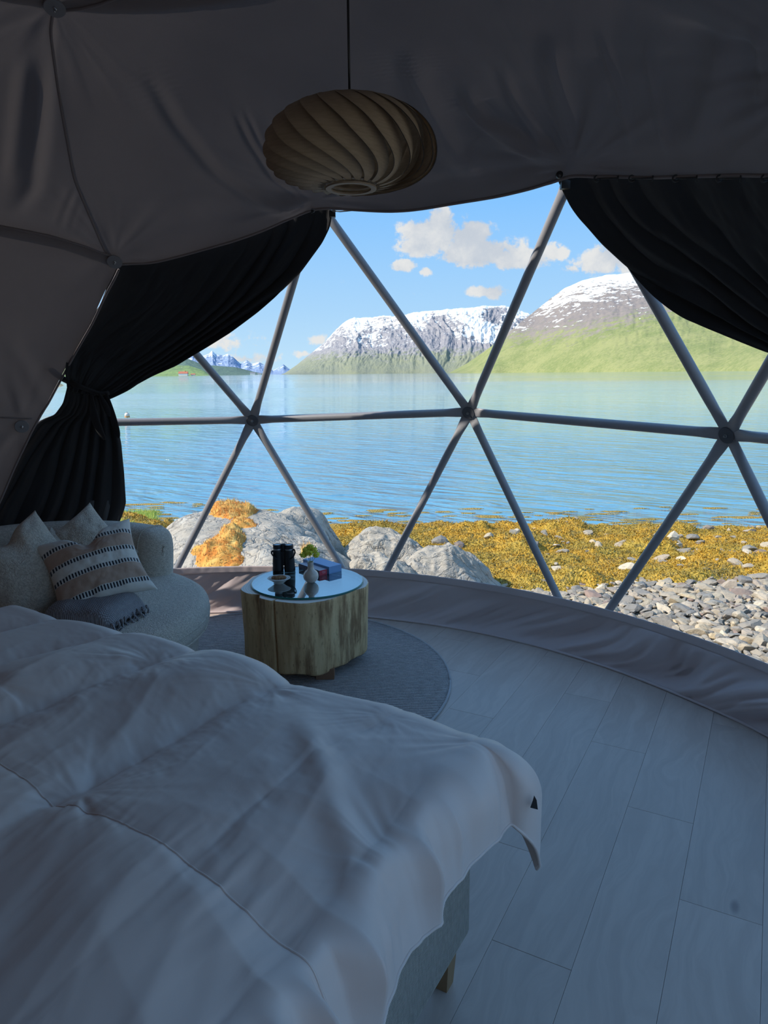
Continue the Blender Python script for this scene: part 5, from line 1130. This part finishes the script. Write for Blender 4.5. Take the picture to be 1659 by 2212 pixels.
MB().box((L2 + 0.0006, 0.016, 0.017), (L2 + 0.0009, 0.040, 0.0195)).box((L2 + 0.0006, 0.020, 0.010), (L2 + 0.0009, 0.040, 0.0125)).build('end_lettering', M_PINK, e, False)

# ------------------------------------------------------------------ pendant lamp
def lampw_fn(g, b):
    p = oc(g); z = g.node('ShaderNodeSeparateXYZ', {0: p}).outputs[2]; uvn = g.noise(g.scale(p, 30, 30, 220), 1.0, 3, 0.6); h = g.math('SINE', g.math('MULTIPLY', g.node('ShaderNodeAttribute', attribute_name='across').outputs['Fac'], 2 * PI * 26))
    g.l.new(g.mix(g.step(uvn, 0.3, 0.7), (0.52, 0.37, 0.23), (0.62, 0.46, 0.30)), b.inputs['Base Color']); g.l.new(g.bump(h, 0.0012, 0.7), b.inputs['Normal'])
M_VEN = mat('birch_veneer', rough=0.6, fn=lampw_fn); M_PLY = mat('ply_ring', (0.30, 0.22, 0.15), 0.6); M_EDGE = mat('burnt_edge', (0.03, 0.02, 0.015), 0.7)
LP = ondist(757, 316, 1.98); NS = 22; LRr, LHh = 0.222, 0.102
lamp = empty('pendant_lamp', tuple(LP), 'round wooden pendant lamp of twisted veneer slats hanging from the canvas ceiling', 'lamp')
nt_, nw = 36, 9; t_ = np.linspace(0, 1, nt_); e_ = np.linspace(-1, 1, nw)
def slat_pts(off=0.0):
    T_, E_ = np.meshgrid(t_, e_, indexing='ij')
    th_ = np.radians(17 + 148 * T_); base_r = LRr * np.sin(th_) ** 0.80; zc_ = LHh * np.sign(np.cos(th_)) * np.abs(np.cos(th_)) ** 0.9
    alpha = math.radians(80) * (T_ - 0.5) ; half = (0.006 + 0.029 * np.sin(PI * T_) ** 0.8)
    # the leading edge stands proud, the trailing edge tucks inside the next slat
    radial = base_r - (1 + E_) * 0.5 * (0.003 + 0.031 * np.sin(PI * T_)) + off
    tang = E_ * half
    ca, sa = np.cos(alpha), np.sin(alpha)
    # the width runs mostly square to the slat's slanting path
    slope = 0.55 * np.sin(PI * T_)
    x = radial * ca - tang * (1 - 0.25 * slope) * sa; y = radial * sa + tang * (1 - 0.25 * slope) * ca; z = zc_ + tang * slope * 0.75
    return np.stack([x, y, z], -1), E_
P_, E__ = slat_pts(); P2_, _ = slat_pts(-0.0022)
V = np.concatenate([P_.reshape(-1, 3), P2_.reshape(-1, 3)]); Fg = gridfaces(nt_, nw); N_ = nt_ * nw
bd_ = [i * nw for i in range(nt_)] + [(nt_ - 1) * nw + j for j in range(1, nw)] + [i * nw + nw - 1 for i in range(nt_ - 2, -1, -1)] + [j for j in range(nw - 2, 0, -1)]
rim = np.array([(bd_[i], bd_[(i + 1) % len(bd_)], bd_[(i + 1) % len(bd_)] + N_, bd_[i] + N_) for i in range(len(bd_))])
for k in range(NS):
    if k == 0:
        s0 = make('slat', V, [Fg, Fg[:, ::-1] + N_, rim], M_VEN, lamp, attrs={'across': np.concatenate([E__.ravel(), E__.ravel()])}); s0.data.materials.append(M_EDGE)
        mi = np.zeros(len(s0.data.polygons), np.int32); mi[2 * len(Fg):] = 1; s0.data.polygons.foreach_set('material_index', mi)
        so_ = s0
    else:
        so_ = s0.copy(); COL.objects.link(so_); so_.parent = lamp
    so_.rotation_euler = (0, 0, 2 * PI * k / NS)
def ring(r1, r2, z, th): return MB().lathe([(r1, z), (r2, z), (r2, z + th), (r1, z + th), (r1, z)], seg=60, cap=False)
sharp(ring(0.052, 0.066, -0.104, 0.004).build('lower_ring', M_PLY, lamp, False)); sharp(ring(0.052, 0.066, -0.092, 0.004).build('lower_ring', M_PLY, lamp, False)); sharp(ring(0.045, 0.062, 0.098, 0.004).build('upper_ring', M_PLY, lamp, False))
MB().box((-0.062, -0.008, 0.099), (0.062, 0.008, 0.103)).build('crossbar', M_PLY, lamp, False)
MB().lathe([(0, 0.105), (0.019, 0.105), (0.021, 0.09), (0.021, 0.055), (0.018, 0.05), (0, 0.05)], seg=24, cap=False).build('lamp_holder', M_BLACK, lamp)
MB().lathe([(0.012, 0.05), (0.014, 0.03), (0.028, 0.005), (0.031, -0.012), (0.024, -0.032), (0.0, -0.042)], seg=28, cap=False).build('bulb', mat('frosted_bulb', (0.55, 0.52, 0.46), 0.35), lamp)
rx_ = LP[:2] - DC[:2]; zt_ = DC[2] + math.sqrt((LR - 0.02) ** 2 - rx_ @ rx_)
MB().tube([(0, 0, 0.12), (0, 0, 0.3), (0, 0, zt_ - LP[2] + 0.02)], 0.0032, 10).build('cord', M_BLACK, lamp)
MB().lathe([(0, -0.025), (0.012, -0.025), (0.045, -0.006), (0.05, 0.0), (0, 0.0)], (0, 0, zt_ - LP[2] + 0.012), 24, False).build('ceiling_rose', M_BLACK, lamp)
# ------------------------------------------------------------------ bed
BO = np.array([0.205, 1.53]); BU = np.array([-0.868, 0.497]); BVv = np.array([-0.497, -0.868])
rzb = math.atan2(-BVv[1] * 0 + BU[1], BU[0])
def bed3(u, v, z): 
    u, v, z = np.broadcast_arrays(u, v, z); return np.stack([BO[0] + u * BU[0] + v * BVv[0], BO[1] + u * BU[1] + v * BVv[1], z], -1)
def base_fn(g, b):
    p = g.node('ShaderNodeNewGeometry').outputs['Position']; z = g.node('ShaderNodeSeparateXYZ', {0: p}).outputs[2]
    rb = g.math('SINE', g.math('MULTIPLY', g.math('ADD', z, g.math('MULTIPLY', g.noise(p, 12, 2, 0.5), 0.003)), 2 * PI / 0.0052)); n = g.noise(g.scale(p, 160, 160, 40), 1.0, 3, 0.6)
    g.l.new(g.mix(g.step(g.math('ADD', g.math('MULTIPLY', rb, 0.25), n), 0.25, 0.85), (0.36, 0.31, 0.26), (0.58, 0.51, 0.44)), b.inputs['Base Color']); g.l.new(g.bump(rb, 0.0022, 0.8), b.inputs['Normal'])
M_BASE = mat('ribbed_upholstery', rough=0.9, fn=base_fn)
bed = empty('bed', (BO[0], BO[1], 0.0005), 'large bed with a ribbed beige upholstered base and wooden legs', 'bed')
ib = np.array([-BO[0], -BO[1], 0.0])
def bedbox(u0, u1, v0, v1, z0, z1, name, m, bev, seg=4):
    c = [bed3(u, v, z) + ib for z in (z0, z1) for u, v in ((u0, v0), (u1, v0), (u1, v1), (u0, v1))]
    return MB().add(np.array(c), [(0, 3, 2, 1), (4, 5, 6, 7), (0, 1, 5, 4), (1, 2, 6, 5), (2, 3, 7, 6), (3, 0, 4, 7)]).build(name, m, bed, True, mods=[('BEVEL', dict(width=bev, segments=seg))])
BW, BL = 1.80, 2.05
bedbox(0, BW, 0, BL, 0.136, 0.345, 'upholstered_base', M_BASE, 0.014); bedbox(0.012, BW - 0.012, 0.012, BL - 0.012, 0.346, 0.535, 'mattress', mat('mattress_ticking', (0.45, 0.44, 0.43), 0.8), 0.03)
M_LEG = mat('oiled_oak_leg', rough=0.5, fn=lambda g, b: g.l.new(g.mix(g.noise(g.scale(oc(g), 80, 80, 6), 1.0, 3, 0.6), (0.26, 0.14, 0.065), (0.42, 0.25, 0.12)), b.inputs['Base Color']))
for u, v in ((0.052, 0.048), (0.052, BL - 0.05), (BW - 0.05, 0.048), (BW - 0.05, BL - 0.05)):
    c = []
    for z, h_ in ((0.0, 0.019), (0.138, 0.028)):
        for a, b in ((-1, -1), (1, -1), (1, 1), (-1, 1)): c.append(bed3(u + a * h_, v + b * h_, z) + ib)
    sharp(MB().add(np.array(c), [(0, 3, 2, 1), (4, 5, 6, 7), (0, 1, 5, 4), (1, 2, 6, 5), (2, 3, 7, 6), (3, 0, 4, 7)]).build('leg', M_LEG, bed, False))

# ------------------------------------------------------------------ duvet
def duv_fn(g, b):
    p = g.node('ShaderNodeNewGeometry').outputs['Position']; n = g.noise(p, 2.2, 3, 0.5); f = g.noise(p, 900, 2, 0.6)
    cr = g.noise(g.scale(g.node('ShaderNodeVectorRotate', {'Vector': p, 'Angle': math.radians(30)}, rotation_type='Z_AXIS').outputs[0], 14, 3.0, 8), 1.0, 5, 0.6, 0.8)
    g.l.new(g.mix(n, (0.72, 0.585, 0.525), (0.78, 0.64, 0.58)), b.inputs['Base Color'])
    g.l.new(g.bump(g.math('ADD', g.math('MULTIPLY', cr, 1.0), g.math('MULTIPLY', f, 0.02)), 0.004, 0.30), b.inputs['Normal'])
    b.inputs['Sheen Weight'].default_value = 0.35; b.inputs['Sheen Roughness'].default_value = 0.35
M_DUV = mat('satin_bedding', rough=0.45, fn=duv_fn)
Lh, UM, VM = 0.29, 1.86, 1.62
au = np.concatenate([-Lh + np.linspace(0, 1, 70) ** 1.0 * Lh, np.linspace(0, UM, 430)[1:]]); av = np.concatenate([-Lh + np.linspace(0, 1, 70) * Lh, np.linspace(0, VM, 380)[1:]])
A_, B_ = np.meshgrid(au, av, indexing='ij')
def duvet_z(a, b):
    """height of the top above the mattress plane"""
    wob = 0.035 * noise(b * 2.2, 1.7, 0, 5)
    lanes = [0.215, 0.60, 0.965, 1.30, 1.63]; deps = [0.25, 1.0, 1.0, 0.8, 0.7]
    z = np.full(a.shape, 0.085)
    du = np.min([np.abs(a - l - wob - 0.02 * noise(b * 3, l, 0, 6)) / max(dp, 0.2) ** 0.0 + (1 - dp) * 0.10 for l, dp in zip(lanes, deps)], axis=0)
    w_sc = 0.4 + 0.6 * sst(0.72 - b, -0.1, 0.15)
    z -= 0.042 * np.exp(-(du / 0.07) ** 1.3) * w_sc * (0.62 + 0.38 * sst(b, -0.02, 0.35))
    dv = np.abs(b - 0.69 - 0.02 * noise(a * 3, 0, 0, 9)); z -= 0.007 * np.exp(-dv / 0.03)
    z += 0.030 * fbm(a * 1.7, b * 1.3, 0, 2, 15)
    # gathers running away from each quilt channel
    near = np.exp(-(du / 0.11)) * w_sc; z += 0.0030 * near * fbm(a * 7 - b * 4, b * 17 + a * 9, 0, 3, 16, 0.55)
    near2 = np.exp(-(dv / 0.10)); z += 0.004 * near2 * fbm(a * 24, b * 4, 0, 3, 17)
    # long soft pulls across the quilt and deep folds towards the pillow end
    z += 0.0035 * ridged(a * 5.0 + b * 1.6 + 0.6 * fbm(a, b, 0, 2, 8), b * 1.1 - a * 0.4, 0, 3, 18) * sst(b, 0.0, 0.3)
    z += 0.016 * fbm(a * 4.6 + b * 2.0, b * 0.9, 0, 3, 19) * sst(b, 0.45, 0.95)
    # the smooth ridge running up to the near corner
    t = a * 0.80 + 0.15; z += 0.014 * np.exp(-((b - 0.30 + 0.9 * (a - 0.1) - 0.1) / 0.05) ** 2) * sst(0.50 - a, 0, 0.3) 
    for (pa, pb, am, cnt, ln_) in ((0.58, 0.64, 0.006, 2.2, 0.25), (0.60, 0.02, 0.005, 2.5, 0.16), (0.97, 0.10, 0.005, 2.5, 0.15), (1.10, 0.50, 0.014, 1.2, 0.25), (0.22, 0.02, 0.004, 2.5, 0.16), (-0.04, -0.04, 0.014, 1.8, 0.30), (-0.10, 0.45, 0.010, 2.4, 0.30)):
        rr = np.hypot(a - pa, b - pb); ps = np.arctan2(b - pb, a - pa)
        z += am * fbm(np.cos(ps) * cnt, np.sin(ps) * cnt, rr * 1.5, 3, 40 + int(pa * 10)) * np.exp(-rr / ln_) * sst(rr, 0.01, 0.08)
    z += 0.009 * (0.5 - np.abs(np.sin(b * 19 + a * 5 + 1.6 * noise(b * 2.5, a * 2, 0, 51)))) * np.exp(-a / 0.16) * sst(b, 0.15, 0.45)
    z += 0.011 * ridged(a * 2.6 + 0.9 * b, b * 0.7 - a * 0.2, 0, 2, 61) * sst(b, 0.5, 0.85)
    return z
def duvet(a, b):
    da, db = np.maximum(0, -a), np.maximum(0, -b); D = np.hypot(da, db); ang = np.arctan2(db, da + 1e-9)
    ac, bc = np.maximum(a, 0), np.maximum(b, 0)
    top = 0.568 + 0.03 * sst(ac, 0.2, 1.4) + 0.038 * np.exp(-((ac - 0.68) / 0.42) ** 2) + duvet_z(ac, bc)
    ed = np.minimum(ac + 0.0, bc + 0.0); top -= 0.050 * (1 - sst(ac, -0.02, 0.30)) + 0.008 * (1 - sst(bc, -0.02, 0.22)) ; top -= 0.006 * (1 - sst(ac, 0, 0.16)) * (1 - sst(bc, 0, 0.16))
    D = D * (1 + 0.14 * np.sin(2 * ang) * sst(D, 0.1, 0.3)) * (0.86 + 0.14 * np.sin(ang))
    r = 0.105 + 0.045 * np.sin(2 * ang) * (D > 0)
    q = D / r; roll = q < PI / 2
    h = np.where(roll, r * np.sin(np.minimum(q, PI / 2)), r); drop = np.where(roll, r * (1 - np.cos(np.minimum(q, PI / 2))), r + (D - r * PI / 2))
    # folds of the hanging part
    hang = sst(D, 0.01, 0.12) * (1 - 0.55 * sst(D, 0.15, 0.26))
    ff = np.where(db < 1e-6, 0.8 * fbm(bc * 7.5, da * 1.2, 0, 3, 25) + (1.1 - 2.2 * np.abs(np.sin(bc * 24 + 4.5 * noise(bc * 3, 0, 0, 2)))) * sst(bc, 0.12, 0.40), 0.6 * fbm(ac * 5.5, db * 1.2, 0, 3, 26))
    corner = (da > 1e-6) & (db > 1e-6)
    ff = np.where(corner, 0.6 * np.sin(ang * 4.0 + 0.4) * np.sin(2 * ang) + ff * (1 - np.sin(2 * ang)), ff)
    h = h + hang * (0.024 + 0.010 * sst(bc, 0.2, 0.5)) * np.clip(ff, -1.0, 1.2)
    cu, cv = np.minimum(1, 1.6 * np.cos(ang) ** 1.5), np.minimum(1, 1.3 * np.sin(ang) ** 2.0); u = ac - cu * h; v = bc - cv * h
    u = u + 0.055 * sst(bc, -0.05, 0.25) + 0.02 * (1 - sst(bc, -0.05, 0.25)); v = v - 0.055
    return u, v, top - drop
Ud, Vd, Zd = duvet(A_, B_)
P = bed3(Ud, Vd, Zd)
dv_o = empty('duvet', (BO[0], BO[1], 0.0), 'puffy pale grey quilted duvet spread over the bed, corner hanging down', 'duvet')
MB().grid(P + ib).build('cover', M_DUV, dv_o, mods=[('SOLIDIFY', dict(thickness=0.006, offset=-1.0))])
def on_duvet(ab, lift=0.0015):
    ab = np.array(ab); u, v, z = duvet(ab[:, 0], ab[:, 1]); return bed3(u, v, z + lift) + ib
ln = np.linspace(-Lh + 0.01, 1.80, 300); MB().tube(on_duvet(np.c_[ln, 0.69 + 0.02 * noise(ln * 3, 0, 0, 9)], 0.0), 0.0024, 6).build('cross_seam', M_DUV, dv_o)
ln = np.linspace(0.02, 1.5, 200)
hm = np.concatenate([[(-Lh, x) for x in np.linspace(1.6, -Lh, 260)], [(x, -Lh) for x in np.linspace(-Lh, 1.8, 220)[1:]]])
MB().tube(on_duvet(hm, 0.0), 0.0042, 6).build('hem', M_DUV, dv_o)
tp = on_duvet([(-0.20, -0.05)], 0)[0] + np.array([-BU[0] * 0.016, -BU[1] * 0.016 + 0.012, 0])
tieb = MB().add(np.array([[0, 0, 0.018], [0.006, 0, 0.006], [0.010, 0.002, -0.020], [-0.008, 0.001, -0.014], [-0.003, 0, 0.004]]) * 1.0 + tp + np.array([0.004, -0.016, 0]), [(0, 1, 4), (1, 2, 3, 4)]).build('black_tie', M_BLACK, dv_o, False, mods=[('SOLIDIFY', dict(thickness=0.002))])
